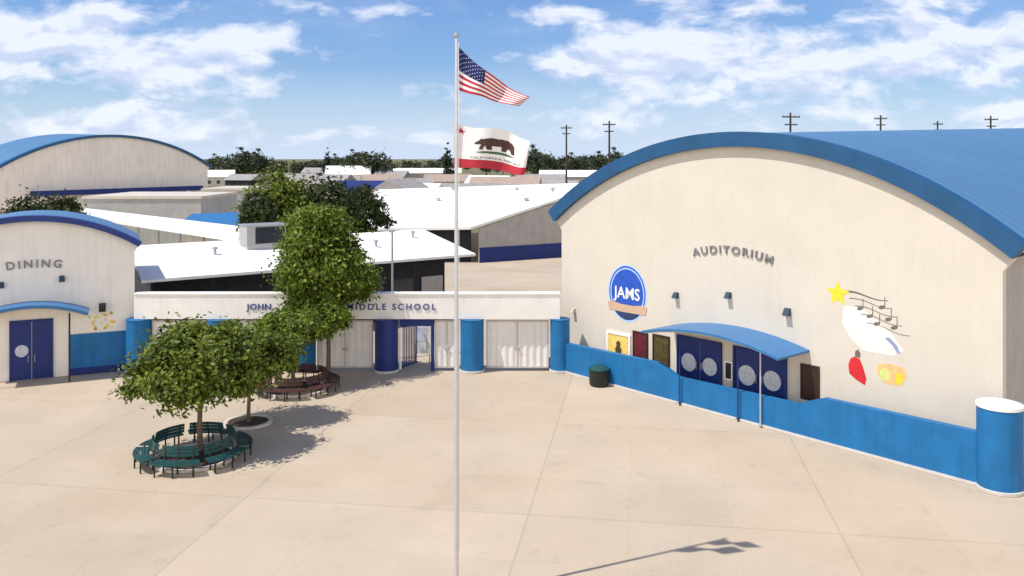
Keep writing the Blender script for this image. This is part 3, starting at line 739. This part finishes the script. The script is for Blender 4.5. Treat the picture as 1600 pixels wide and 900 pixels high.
HS += [(455, 0, 225, 9, 7, 3.2, 2.0, 30, 'cream_wall', 'tan_roof', 'tan roofed house over the broad dark tree'),
       (500, 0, 400, 14, 9, 3.6, 2.4, -10, 'white', 'grey_roof', 'pale house far off beneath the slim spire'),
       (596, 0, 260, 11, 8, 3.6, 2.2, 20, 'stucco_grey', 'tan_roof', 'tan roofed house right of the dark navy one'),
       (612, 0, 330, 12, 8, 3.4, 2.4, -12, 'cream_wall', 'grey_roof', 'grey roofed house left of the long white roof'),
       (648, 0, 235, 9, 8, 3.2, 2.0, 8, 'dark', 'grey_roof', 'dark walled house below the long white roof'),
       (700, 0, 270, 14, 9, 3.4, 2.2, 14, 'cream_wall', 'tan_roof', 'tan roofed house hidden partly by the flagpole'),
       (765, 0, 260, 12, 8, 3.2, 2.2, -18, 'stucco_grey', 'white_roof', 'white roofed house below the hem of the white flag'),
       (818, 0, 195, 10, 8, 3.0, 1.9, 25, 'dark', 'grey_roof', 'dark walled house below the fly end of the white flag'),
       (868, 0, 215, 11, 8, 3.2, 2.0, -14, 'cream_wall', 'grey_roof', 'grey roofed house at the foot of the thin pole')]
for (px, py, Y, w, d, hw, hr, rot, wm, rm_, lb) in HS: house(lb, px, 250, Y, w, d, hw, hr, rot, wm, rm_)

# ------------------------------------------------------------------ trees
def leaves(mb, lobes, n, size, rnd, clumps=70, spread=.32, flat=.35):
    vol = [l[3] * l[4] * l[5] for l in lobes]; tot = sum(vol)
    cl = []
    for l, v in zip(lobes, vol):
        for i in range(max(5, int(clumps * v / tot))):
            while True:
                q = Vector((rnd.gauss(0, 1), rnd.gauss(0, 1), rnd.gauss(0, 1)))
                if q.length > .01: break
            q.normalize(); r = rnd.uniform(.12, 1.0) ** .5
            c = Vector((l[0] + q.x * l[3] * r, l[1] + q.y * l[4] * r, l[2] + q.z * l[5] * r))
            cl.append((c, min(l[3], l[4], l[5]) * spread * rnd.uniform(.6, 1.25), Vector((q.x, q.y, q.z + .5))))
    for i in range(n):
        c, s, o = rnd.choice(cl)
        p = c + Vector((rnd.gauss(0, s), rnd.gauss(0, s), rnd.gauss(0, s * .7)))
        nrm = Vector((rnd.gauss(0, .6), rnd.gauss(0, .6), rnd.gauss(0, .6))) + o * .9
        if nrm.length < .01: nrm = Vector((0, 0, 1))
        nrm.normalize(); a_ = nrm.orthogonal().normalized(); a_ = Matrix.Rotation(rnd.uniform(0, 6.28), 3, nrm) @ a_; b_ = nrm.cross(a_)
        z = size * rnd.uniform(.55, 1.3); w = z * rnd.uniform(.4, .62)
        mb.face([p - a_ * z * .5, p + b_ * w * .5 - nrm * z * flat * .2, p + a_ * z * .5, p - b_ * w * .5 + nrm * z * flat * .2])


def tree(name, label, base, lobes, n, size, lm, tr, th, group, seed, clumps=70, spread=.32, lean=(0, 0), limbs=7, cat='tree'):
    rnd = random.Random(seed)
    o = thing(name, label, cat, base, 0, group)
    k = MB(); leaves(k, lobes, n, size, rnd, clumps, spread); k.build('crown', lm, o, normals=False)
    k = MB(); top = Vector((lean[0], lean[1], th))
    path = [Vector((0, 0, -.05)), Vector((0, 0, .15)), top * .5 + Vector((rnd.uniform(-.05, .05), rnd.uniform(-.05, .05), 0)), top]
    k.tube(path, [tr * 1.5, tr * 1.1, tr * .92, tr * .8], 10)
    for i in range(limbs):
        l = lobes[i % len(lobes)]
        e = Vector((l[0] + rnd.uniform(-.6, .6) * l[3], l[1] + rnd.uniform(-.6, .6) * l[4], l[2] + rnd.uniform(-.3, .5) * l[5]))
        s = top * rnd.uniform(.78, 1.0); m = s.lerp(e, .5) + Vector((rnd.uniform(-.15, .15), rnd.uniform(-.15, .15), -.12 * (e - s).length * .4))
        k.tube([s, m, e], [tr * .5, tr * .33, tr * .12], 6)
    k.build('trunk', 'bark', o, smooth=True)
    return o
PG = 'young trees planted on the plaza'
b1 = gp(313, 706)
tree('plaza_tree', 'nearest plaza tree with a broad low crown inside the teal bench ring', b1,
     [(-.2, 0, 3.3, 2.05, 2.0, 1.2), (-1.3, -.2, 2.75, 1.15, 1.2, .7), (1.35, -.1, 2.9, 1.2, 1.3, .8), (.2, .3, 4.1, 1.4, 1.3, .7), (-.7, -.8, 3.0, 1.3, 1.1, .8)],
     34000, .22, LEAF_MID, .10, 2.1, PG, 11, 170, .33)
b2 = gp(388, 661)
tree('plaza_tree', 'second plaza tree, its crown touching the nearest one', b2,
     [(.1, 0, 2.95, 1.5, 1.6, .85), (1.0, .2, 2.8, 1.1, 1.2, .7), (-.8, 0, 2.8, 1.0, 1.1, .65)], 16000, .22, LEAF_MID, .075, 2.2, PG, 12, 90, .33)
b3 = gp(459, 606)
tree('plaza_tree', 'third plaza tree rising from the maroon bench ring', b3,
     [(.0, 0, 2.95, 1.5, 1.4, .8), (-1.2, 0, 2.55, 1.1, 1.1, .6), (1.2, .1, 3.2, 1.3, 1.2, .8)], 18000, .22, LEAF_LIME, .075, 2.1, PG, 13, 90, .33)
b4 = gp(513, 592)
tree('tall_tree', 'tall bright green tree standing in front of the name beam', b4,
     [(-.6, .1, 7.2, 1.4, 1.4, 1.3), (-.5, .0, 8.0, 1.1, 1.1, .75), (-1.2, 0, 5.6, 1.35, 1.3, 1.2), (.1, .1, 5.6, 1.3, 1.3, 1.25), (.0, 0, 4.2, 1.7, 1.5, .9), (1.25, .3, 4.9, 1.0, 1.1, 1.0), (-.4, -.2, 3.0, 1.7, 1.2, .7), (1.45, .2, 6.3, .4, .4, .6), (-1.4, 0, 4.3, 1.0, 1.0, .9)],
     40000, .23, LEAF_LIME, .11, 2.9, None, 14, 220, .32, limbs=12)
DG = 'dark trees behind the white classroom roof'
def dtree(px, pyt, Y, w, label, seed, lm=LEAF_DARK, name='dense_tree', n=9000, size=.40, group=DG):
    p = at(px, pyt, Y); h = p.z; wm = w * Y / F / 2; cz = h - wm * .62
    rnd = random.Random(seed)
    lb = [(0, 0, h - wm * .8, wm * .8, wm * .8, wm * .78), (-wm * .5, 0, h - wm * 1.35, wm * .62, wm * .6, wm * .65), (wm * .5, 0, h - wm * 1.3, wm * .62, wm * .6, wm * .7), (0, -.3, h - wm * 2.0, wm * .85, wm * .8, wm * .6)]
    return tree(name, label, (p.x, Y, 0), lb, n, size, lm, .2, max(1.5, h - wm * 2.0), group, seed, 90, .27, limbs=6)
dtree(436, 268, 71, 98, 'broad dark tree left of the tall bright tree, behind the white roof', 21, LEAF_MID)
dtree(505, 275, 73, 100, 'dark round tree directly behind the top of the tall bright tree', 22)
dtree(560, 288, 75, 84, 'dark tree right of the tall bright tree, beside the big white roof', 23)
dtree(402, 300, 66, 50, 'small bushy dark tree beside the rooftop unit', 24, n=3500)
SG = 'trees behind the dining hall'
dtree(98, 303, 76, 62, 'brownish dark tree showing over the curved blue roof of the dining hall', 31, n=3500, group=SG)
dtree(40, 302, 78, 70, 'dark tree over the curved blue roof at the left picture edge', 32, n=3500, group=SG)

# far tree line: three kinds, copied
FG = 'far trees along the horizon'
kinds = []
for s, lobes in enumerate(([(0, 0, 7, 4.2, 4, 3.2), (-2.5, 0, 5, 2.8, 3, 2.4), (2.4, 0, 5.2, 3, 3, 2.5), (.5, 0, 9.6, 2.2, 2.2, 1.8)],
                           [(0, 0, 5.5, 5.5, 4.5, 3.4), (-3.5, 0, 4.6, 3, 3, 2.3), (3.2, 0, 4.4, 3.2, 3, 2.4), (-1, 0, 8, 2.8, 2.5, 1.6)],
                           [(0, 0, 4, 1.7, 1.7, 3), (0, 0, 8, 1.35, 1.35, 3), (0, 0, 11.2, .75, .75, 2)])):
    kinds.append(tree('distant_tree' if s < 2 else 'cypress', '', (0, -300, 0), lobes, 1500, .95 if s < 2 else .7, (LEAF_FAR, LEAF_FAR, LEAF_CYP)[s], .3, 3, FG, 40 + s, 50, .3))
KH = (11.4, 9.6, 13.2)
far = [(338, 238, 300, 0), (352, 246, 260, 1), (376, 230, 240, 0), (398, 232, 250, 0), (412, 240, 300, 1), (440, 246, 330, 1), (462, 248, 300, 0), (478, 247, 340, 1), (495, 244, 300, 1),
       (512, 230, 270, 2), (522, 238, 280, 0), (540, 240, 310, 1), (553, 233, 260, 0), (575, 231, 230, 1), (590, 240, 260, 0), (612, 250, 380, 1), (635, 246, 360, 1), (652, 248, 380, 0), (672, 246, 330, 1),
       (699, 222, 210, 2), (692, 238, 250, 0), (838, 226, 240, 0), (852, 234, 250, 1), (868, 240, 280, 1), (888, 236, 270, 0), (905, 238, 300, 1), (922, 236, 280, 1), (940, 234, 260, 0), (958, 230, 230, 0), (975, 236, 250, 1), (760, 244, 350, 1), (786, 243, 350, 0), (812, 240, 300, 1),
       (320, 250, 420, 1), (426, 252, 420, 1), (505, 252, 430, 1), (600, 253, 450, 1), (730, 252, 450, 1)]
words = ['just right of the gymnasium roof edge', 'low beside the gymnasium roof edge', 'tallest of the left dark clump', 'right half of the left dark clump', 'small, right of the left clump', 'low and rounded above the dark middle tree', 'above the gap in the middle trees', 'low, over the grey roofed house',
         'bushy, left of the slim cypress', 'slim spire in the middle of the tree line', 'bushy, right of the slim spire', 'over the pale roofs', 'pointed, left of the big round tree', 'big, round and olive over the white roofed house', 'right shoulder of the big round tree', 'small and pale above the big white roof', 'low, left of the long white roof', 'faint, behind the long white roof', 'low, near the flagpole',
         'dark spire just left of the flagpole', 'bushy, at the foot of the dark spire', 'round, right beside the white flag', 'right of the white flag', 'between the white flag and the thin pole', 'at the foot of the thin pole', 'between the two poles', 'low, between the two poles', 'at the foot of the second pole', 'dark, right of the second pole', 'cut by the vaulted roof edge', 'behind the white flag, left', 'behind the white flag, centre', 'behind the white flag, right',
         'faint, behind the gymnasium corner', 'faint, behind the left clump', 'faint, behind the slim spire', 'faint, right of the round tree', 'faint, behind the flagpole']
rf = random.Random(5); used = set()
for (px, pyt, Y, kd), wd in zip(far, words):
    Y *= 1.45; p = at(px, pyt + (2 if kd < 2 and pyt > 233 else 0), Y); sc = p.z / KH[kd]
    o = kinds[kd] if kd not in used else copy_tree(kinds[kd]); used.add(kd)
    o.location = (p.x, Y, 0); o.rotation_euler = (0, 0, rf.uniform(0, 6.28)); sx = sc * rf.uniform(.75, 1.1); o.scale = (sx, sx, sc)
    o['label'] = ('distant cypress, ' if kd == 2 else 'distant tree, ') + wd

# ------------------------------------------------------------------ utility poles
UG = 'utility poles beyond the roofs'
def upole(px, pyt, Y, label, arm=2.2):
    p = at(px, pyt, Y)
    o = thing('utility_pole', label, 'utility pole', (p.x, Y, 0), R(random.uniform(-25, 25)), UG)
    k = MB(); k.tube([(0, 0, 0), (0, 0, p.z)], [.24, .15], 8); k.build('pole', 'wood', o)
    k = MB(); k.box(-arm / 2, arm / 2, -.27, -.16, p.z - .75, p.z - .55); ca_ = k.build('crossarm', 'wood', o)
    k = MB(); k.box(-arm * .36, arm * .36, -.27, -.16, p.z - 1.9, p.z - 1.7); k.build('crossarm', 'wood', o)
    for xx in (-arm * .45, -arm * .2, arm * .2, arm * .45):
        k = MB(); k.lathe([(.05, p.z - .548), (.09, p.z - .45), (.05, p.z - .3)], 8, (xx, -.21)); k.build('insulator', 'steel', ca_)
    return o
upole(885, 195, 175, 'thin utility pole right of the white flag')
upole(952, 189, 150, 'stout utility pole just left of the vaulted auditorium roof')
upole(1235, 176, 130, 'utility pole with wide crossarms above the apex of the auditorium roof', 2.8)
upole(1376, 180, 160, 'second utility pole along the auditorium ridge')
upole(1465, 189, 175, 'shortest utility pole along the auditorium ridge', 2.0)
upole(1548, 181, 150, 'utility pole above the auditorium ridge nearest the right border')

# ------------------------------------------------------------------ bench rings
def bench_ring(c, m, gname, labels, r0=1.55, r1=2.08, segs=6):
    rr = random.Random(9)
    for i in range(segs):
        a0, a1 = 2 * math.pi * (i + .06) / segs, 2 * math.pi * (i + .94) / segs
        o = thing('curved_bench', labels[i], 'bench', c, 0, gname); n = 10
        P = lambda r, t, z: (r * math.cos(t), r * math.sin(t), z)
        k = MB()
        for q in range(4):                 # four slats
            ra, rb = r0 + (r1 - r0) * q / 4, r0 + (r1 - r0) * (q + .82) / 4
            for j in range(n):
                t0, t1 = a0 + (a1 - a0) * j / n, a0 + (a1 - a0) * (j + 1) / n
                k.hexa([P(ra, t0, .42), P(rb, t0, .42), P(rb, t1, .42), P(ra, t1, .42), P(ra, t0, .46), P(rb, t0, .46), P(rb, t1, .46), P(ra, t1, .46)])
        k.build('seat', m, o)
        k = MB()
        for q in range(3):
            z0 = .56 + q * .12
            for j in range(n):
                t0, t1 = a0 + (a1 - a0) * j / n, a0 + (a1 - a0) * (j + 1) / n; r = r0 - .05 - q * .03
                k.hexa([P(r - .03, t0, z0), P(r, t0, z0), P(r, t1, z0), P(r - .03, t1, z0), P(r - .04, t0, z0 + .1), P(r - .01, t0, z0 + .1), P(r - .01, t1, z0 + .1), P(r - .04, t1, z0 + .1)])
        k.build('backrest', m, o)
        for t in (a0 + .12, (a0 + a1) / 2, a1 - .12):
            k = MB(); k.tube([P(r1 - .08, t, 0), P(r1 - .08, t, .42)], .03, 6); k.tube([P(r0 + .02, t, 0), P(r0 + .0, t, .42), P(r0 - .14, t, .9)], .03, 6)
            k.build('leg', 'black', o)
def planter(c, label, q=1.0):
    o = thing('tree_pit', label, 'tree pit', c, 0, None)
    k = MB(); k.lathe([(1.35 * q, 0), (1.35 * q, .1), (1.35 * q - .15, .1), (1.35 * q - .15, .02)], 40); k.build('kerb_ring', 'kerb', o, smooth=True)
    k = MB(); k.lathe([(1.35 * q - .16, .001), (1.35 * q - .16, .05), (.6, .08)], 30); k.build('mulch', 'soil', o, smooth=True)
side = ['facing right across the plaza', 'on its far right', 'on its far left', 'facing left', 'on its near left', 'on its near right']
c1 = gp(303, 716)
bench_ring(c1, 'teal', 'teal benches around the nearest tree', ['teal curved bench of the nearest ring, ' + s for s in side])
planter(c1, 'round mulched tree pit inside the teal bench ring', 1.12)
c3 = gp(462, 609)
bench_ring(c3, 'maroon', 'maroon benches around the third tree', ['maroon curved bench of the farther ring, ' + s for s in side])
planter(c3, 'round mulched tree pit inside the maroon bench ring', 1.12)
planter(b2, 'round mulched tree pit under the second tree, without benches', .72)

# ------------------------------------------------------------------ flagpole and flags
FP = gp(713, 936); FY = FP.y
ptop = at(713, 60, FY).z
fp = thing('flagpole', 'tall silver flagpole flying two flags in the middle of the plaza', 'flagpole', FP)
k = MB(); k.tube([(0, 0, .0), (0, 0, 4), (0, 0, 9), (0, 0, ptop)], [.062, .058, .048, .034], 14); k.build('shaft', 'pole', fp, smooth=True)
k = MB(); k.lathe([(.2, 0), (.2, .05), (.12, .12), (.07, .2)], 20); k.build('base_collar', 'pole', fp, smooth=True)
k = MB(); k.lathe([(.03, ptop), (.05, ptop + .03), (.065, ptop + .08), (.05, ptop + .13), (.01, ptop + .15)], 14); k.build('finial', 'steel', fp, smooth=True)
k = MB(); k.tube([(.075, -.02, 1.2), (.06, -.02, ptop - .1)], .008, 5); k.build('halyard', 'white', fp)
s_ = FY / F
def fpt(px, py, dy=0): return Vector(((px - 713) * s_, dy, HC - (py - HZ) * s_))
def curve(pts, t):
    n = len(pts) - 1; x = min(max(t, 0), 1) * n; i = min(int(x), n - 1); f_ = x - i
    P = [pts[max(i - 1, 0)], pts[i], pts[i + 1], pts[min(i + 2, n)]]
    q = []
    for c in range(2):
        a_, b_, c_, d_ = (p[c] for p in P)
        q.append(.5 * (2 * b_ + (c_ - a_) * f_ + (2 * a_ - 5 * b_ + 4 * c_ - d_) * f_ * f_ + (3 * b_ - a_ - 3 * c_ + d_) * f_ ** 3))
    return q
class Flag:
    def __init__(s, top, bot, amp, ph, freq): s.top, s.bot, s.amp, s.ph, s.freq = top, bot, amp, ph, freq
    def p(s, u, v, off=0.0):              # u along the fly, v down the hoist
        a_, b_ = curve(s.top, u), curve(s.bot, u)
        x, y = a_[0] + (b_[0] - a_[0]) * v, a_[1] + (b_[1] - a_[1]) * v
        w = s.amp * u ** .7 * math.sin(s.freq * u + s.ph + v * 1.2); y += 2.4 * math.sin(s.freq * u * .9 + s.ph) * u * (1 - .3 * v)
        return fpt(x, y, w + off)
us = Flag([(717, 73), (735, 91), (757, 110), (783, 127), (806, 141), (828, 154)], [(717, 141), (733, 146), (752, 151), (770, 157), (793, 162), (812, 167)], .17, .4, 11)
uf = thing('american_flag', 'red white and blue striped flag with stars at the top of the pole', 'flag', FP)
def sheet(fl_, rows, cols, cls, names, mats):
    for nm, mt, sel in zip(names, mats, range(len(names))):
        k = MB()
        for i in range(rows):
            for j in range(cols):
                if cls(i, j) != sel: continue
                u0, u1, v0, v1 = j / cols, (j + 1) / cols, i / rows, (i + 1) / rows
                k.face([fl_.p(u0, v0), fl_.p(u0, v1), fl_.p(u1, v1), fl_.p(u1, v0)])
        ob = k.build(nm, mt, uf if fl_ is us else cf, normals=False)
        bm = bmesh.new(); bm.from_mesh(ob.data); bmesh.ops.remove_doubles(bm, verts=bm.verts, dist=.0005); bm.to_mesh(ob.data); bm.free()
        ob.data.polygons.foreach_set('use_smooth', [True] * len(ob.data.polygons))
def cls_us(i, j):
    if i < 14 and j < 20: return 2
    return 0 if (i // 2) % 2 == 0 else 1
sheet(us, 26, 48, cls_us, ['red_stripes', 'white_stripes', 'canton'], ['flag_red', 'flag_white', 'flag_navy'])
k = MB()
for r_ in range(9):
    for c_ in range(6 if r_ % 2 == 0 else 5):
        u0 = (20 / 48) * ((c_ + .5) / 6 if r_ % 2 == 0 else (c_ + 1) / 6); v0 = (14 / 26) * (r_ + .6) / 9.2
        for sg in (-1, 1):
            k.face([us.p(u0 + .018 * math.cos(R(90 + 36 * q)) * (1 if q % 2 == 0 else .42) * .55, v0 + .026 * -math.sin(R(90 + 36 * q)) * (1 if q % 2 == 0 else .42) * .7, sg * .004) for q in range(10)])
k.build('stars', 'flag_white', uf, normals=False)
ca = Flag([(709, 190), (735, 199), (762, 201), (790, 203), (810, 212), (828, 222)], [(709, 262), (735, 262), (760, 264), (788, 268), (808, 272), (820, 273)], .14, 1.0, 10)
cf = thing('california_flag', 'white flag with brown bear, red star and red bottom stripe', 'flag', FP)
sheet(ca, 24, 48, lambda i, j: 1 if i >= 19 else 0, ['field', 'red_stripe'], ['flag_white', 'flag_red'])
def decal(fl_, pts, cu, cv, su, sv, name, m, parent):
    # fill an outline with a fine grid so that it follows the cloth
    k = MB(); n = 44
    def inside(x, y):
        c = False
        for i in range(len(pts)):
            x1, y1 = pts[i]; x2, y2 = pts[i - 1]
            if (y1 > y) != (y2 > y) and x < (x2 - x1) * (y - y1) / (y2 - y1) + x1: c = not c
        return c
    for i in range(n):
        for j in range(n):
            x, y = (i + .5) / n, (j + .5) / n
            if inside(x, y):
                for sg in (-1, 1):
                    k.face([fl_.p(cu + su * (a_ - .5), cv - sv * (b_ - .5), sg * .005) for a_, b_ in ((i / n, j / n), ((i + 1) / n, j / n), ((i + 1) / n, (j + 1) / n), (i / n, (j + 1) / n))])
    k.build(name, m, parent, normals=False)
bear = [(.02, .42), (.0, .52), (.05, .60), (.12, .70), (.16, .80), (.20, .76), (.28, .82), (.40, .86), (.52, .82), (.66, .84), (.80, .86), (.92, .78), (.98, .62), (.97, .42), (.99, .22), (.98, .10), (.86, .10), (.86, .22), (.82, .36),
        (.76, .30), (.72, .12), (.70, .08), (.60, .08), (.62, .18), (.62, .36), (.48, .34), (.42, .34), (.40, .18), (.42, .08), (.30, .08), (.28, .22), (.26, .36), (.22, .22), (.20, .10), (.10, .10), (.12, .22), (.16, .42), (.10, .44)]
decal(ca, bear, .50, .38, .50, .38, 'bear', 'bear', cf)
decal(ca, [(.0, .3), (.2, .6), (.5, .7), (.8, .65), (1, .4), (.8, .1), (.4, 0), (.15, .1)], .50, .585, .50, .09, 'grass_plot', 'grass_dye', cf)
decal(ca, [(.5 + .5 * (1 if i % 2 == 0 else .4) * math.cos(R(90 + 36 * i)), .5 + .5 * (1 if i % 2 == 0 else .4) * math.sin(R(90 + 36 * i))) for i in range(10)], .1, .15, .10, .17, 'red_star', 'flag_red', cf)
cu = bpy.data.curves.new('t', 'FONT'); cu.body = 'CALIFORNIA REPUBLIC'; cu.size = 1; cu.resolution_u = 2
ob = bpy.data.objects.new('t', cu); C.objects.link(ob); dg = bpy.context.evaluated_depsgraph_get(); dg.update()
me = bpy.data.meshes.new_from_object(ob.evaluated_get(dg)); bpy.data.objects.remove(ob)
xs_ = [v.co.x for v in me.vertices]; x0, x1 = min(xs_), max(xs_)
for v in me.vertices: v.co = ca.p(.2 + .66 * (v.co.x - x0) / (x1 - x0), .765 - .085 * v.co.y, -.005)
me.materials.clear(); me.materials.append(M_['bear']); me.name = 'lettering'
ob = bpy.data.objects.new('lettering', me); C.objects.link(ob); ob.parent = cf

# ------------------------------------------------------------------ sky, sun, camera
SUN_EL, SUN_AZ = R(59.5), Vector((-.91, -.415)).normalized()
sd = Vector((SUN_AZ.x * math.cos(SUN_EL), SUN_AZ.y * math.cos(SUN_EL), math.sin(SUN_EL)))
sl = bpy.data.lights.new('Sun', 'SUN'); sl.energy = 4.15; sl.angle = R(.5); sl.color = (1, .945, .865)
so = bpy.data.objects.new('Sun', sl); C.objects.link(so); so.rotation_euler = (-sd).to_track_quat('-Z', 'Y').to_euler(); so.location = (-40, -20, 60)

w = bpy.data.worlds.new('World'); scn.world = w; w.use_nodes = True
N, L = w.node_tree.nodes, w.node_tree.links
bg = N['Background']; bg.inputs['Strength'].default_value = .14
sky = N.new('ShaderNodeTexSky'); sky.sky_type = 'NISHITA'; sky.sun_disc = False
sky.sun_elevation = SUN_EL; sky.sun_rotation = math.atan2(SUN_AZ.x, SUN_AZ.y); sky.altitude = 100; sky.air_density = 1.1; sky.dust_density = .6; sky.ozone_density = 3.0
tc = N.new('ShaderNodeTexCoord'); sp = N.new('ShaderNodeSeparateXYZ'); L.new(tc.outputs['Generated'], sp.inputs[0])
def M(op, a, b=None, c=None, clamp=False):
    n = N.new('ShaderNodeMath'); n.operation = op; n.use_clamp = clamp
    for i, v in enumerate((a, b, c)):
        if v is None: continue
        if isinstance(v, (int, float)): n.inputs[i].default_value = v
        else: L.new(v, n.inputs[i])
    return n.outputs[0]
ya = M('MAXIMUM', M('ABSOLUTE', sp.outputs['Y']), .25)
az = M('DIVIDE', sp.outputs['X'], ya); el = M('DIVIDE', sp.outputs['Z'], ya)
# broad cloud banks of the day (azimuth, elevation, half sizes, weight)
banks = [(-.53, .135, .12, .055, .9), (-.40, .105, .14, .035, .8), (-.31, .14, .08, .03, .7), (-.44, .045, .10, .03, .8), (-.25, .17, .12, .012, .6), (.17, .11, .14, .05, .9), (.06, .163, .06, .012, .7), (.36, .10, .13, .05, .9),
         (.5, .13, .14, .055, .8), (.22, .165, .12, .03, .7), (.55, .06, .12, .03, .6), (-.15, .02, .2, .02, .3), (.2, .05, .2, .03, .4)]
cov = None
for a_, e_, sa, se, wt in banks:
    da = M('DIVIDE', M('SUBTRACT', az, a_), sa); de = M('DIVIDE', M('SUBTRACT', el, e_), se)
    gss = M('MULTIPLY', M('EXPONENT', M('MULTIPLY', M('ADD', M('MULTIPLY', da, da), M('MULTIPLY', de, de)), -.8)), wt)
    cov = gss if cov is None else M('MAXIMUM', cov, gss)
cv = N.new('ShaderNodeCombineXYZ'); L.new(az, cv.inputs[0]); L.new(M('MULTIPLY', el, 2.1), cv.inputs[1]); L.new(M('MULTIPLY', sp.outputs['Y'], .0), cv.inputs[2])
def noise(scale, det, rough, off):
    mp_ = N.new('ShaderNodeMapping'); mp_.inputs['Location'].default_value = off; L.new(cv.outputs[0], mp_.inputs['Vector'])
    n = N.new('ShaderNodeTexNoise'); n.inputs['Scale'].default_value = scale; n.inputs['Detail'].default_value = det; n.inputs['Roughness'].default_value = rough
    n.inputs['Distortion'].default_value = .25
    L.new(mp_.outputs[0], n.inputs['Vector']); return n.outputs['Fac']
n1 = noise(11, 10, .56, (3.1, 1.7, 0)); n1b = noise(11, 10, .56, (3.1 + .004, 1.7 + .026, 0))
dens = M('ADD', n1, M('MULTIPLY', cov, .42)); dens = M('MULTIPLY', M('SUBTRACT', dens, .61), 6.0, None, True)
wisp = M('MULTIPLY', M('SUBTRACT', noise(4, 10, .65, (9, 4, 0)), .46), 1.6, None, True)
dens = M('MAXIMUM', dens, M('MULTIPLY', wisp, .55))
hz = M('MULTIPLY', M('SUBTRACT', 1.0, M('DIVIDE', M('MAXIMUM', el, 0.0), .105), None, True), .76)   # milky air low down
shade = M('MULTIPLY', M('SUBTRACT', n1b, n1), 3.2)
br = M('ADD', .72, M('MULTIPLY', shade, -2.2))
br = M('MINIMUM', M('MAXIMUM', br, .15), 1.0)
ccol = N.new('ShaderNodeMix'); ccol.data_type = 'RGBA'; L.new(br, ccol.inputs['Factor'])
ccol.inputs['A'].default_value = (3.9, 4.5, 6.0, 1); ccol.inputs['B'].default_value = (5.8, 6.1, 6.9, 1)
m1 = N.new('ShaderNodeMix'); m1.data_type = 'RGBA'; L.new(hz, m1.inputs['Factor']); tn = N.new('ShaderNodeMix'); tn.data_type = 'RGBA'; tn.blend_type = 'MULTIPLY'; tn.inputs['Factor'].default_value = 1; tn.inputs['B'].default_value = (.50, .63, .87, 1)
L.new(sky.outputs['Color'], tn.inputs['A']); L.new(tn.outputs['Result'], m1.inputs['A']); m1.inputs['B'].default_value = (4.7, 5.6, 7.2, 1)
m2 = N.new('ShaderNodeMix'); m2.data_type = 'RGBA'; L.new(M('MULTIPLY', dens, .92), m2.inputs['Factor']); L.new(m1.outputs['Result'], m2.inputs['A']); L.new(ccol.outputs['Result'], m2.inputs['B'])
# added unseen bright cloud bank behind the camera, lifts the shaded walls facing it
bk = M('MULTIPLY', M('MULTIPLY', M('SUBTRACT', .25, sp.outputs['Y']), 2.5, None, True), M('MULTIPLY', M('SUBTRACT', .62, sp.outputs['Z']), 3.5, None, True))
bn = M('MULTIPLY', bk, M('MULTIPLY_ADD', noise(3, 6, .6, (1, 8, 0)), .8, .6, True))
m3 = N.new('ShaderNodeMix'); m3.data_type = 'RGBA'; L.new(bn, m3.inputs['Factor']); L.new(m2.outputs['Result'], m3.inputs['A']); m3.inputs['B'].default_value = (10.8, 10.3, 9.6, 1)
L.new(m3.outputs['Result'], bg.inputs['Color'])

cam = bpy.data.cameras.new('Camera'); co = bpy.data.objects.new('Camera', cam); C.objects.link(co)
co.location = (0, 0, HC); co.rotation_euler = (R(90), 0, 0)
cam.sensor_width = 36; cam.lens = 36 * F / 1600; cam.shift_y = -(450 - HZ) / 1600; cam.clip_end = 8000; cam.clip_start = .3
scn.camera = co
scn.view_settings.view_transform = 'Standard'; scn.view_settings.look = 'None'; scn.view_settings.gamma = 1; scn.view_settings.exposure = .17
scn.render.engine = 'CYCLES'
scn.cycles.max_bounces = 6; scn.cycles.transparent_max_bounces = 4
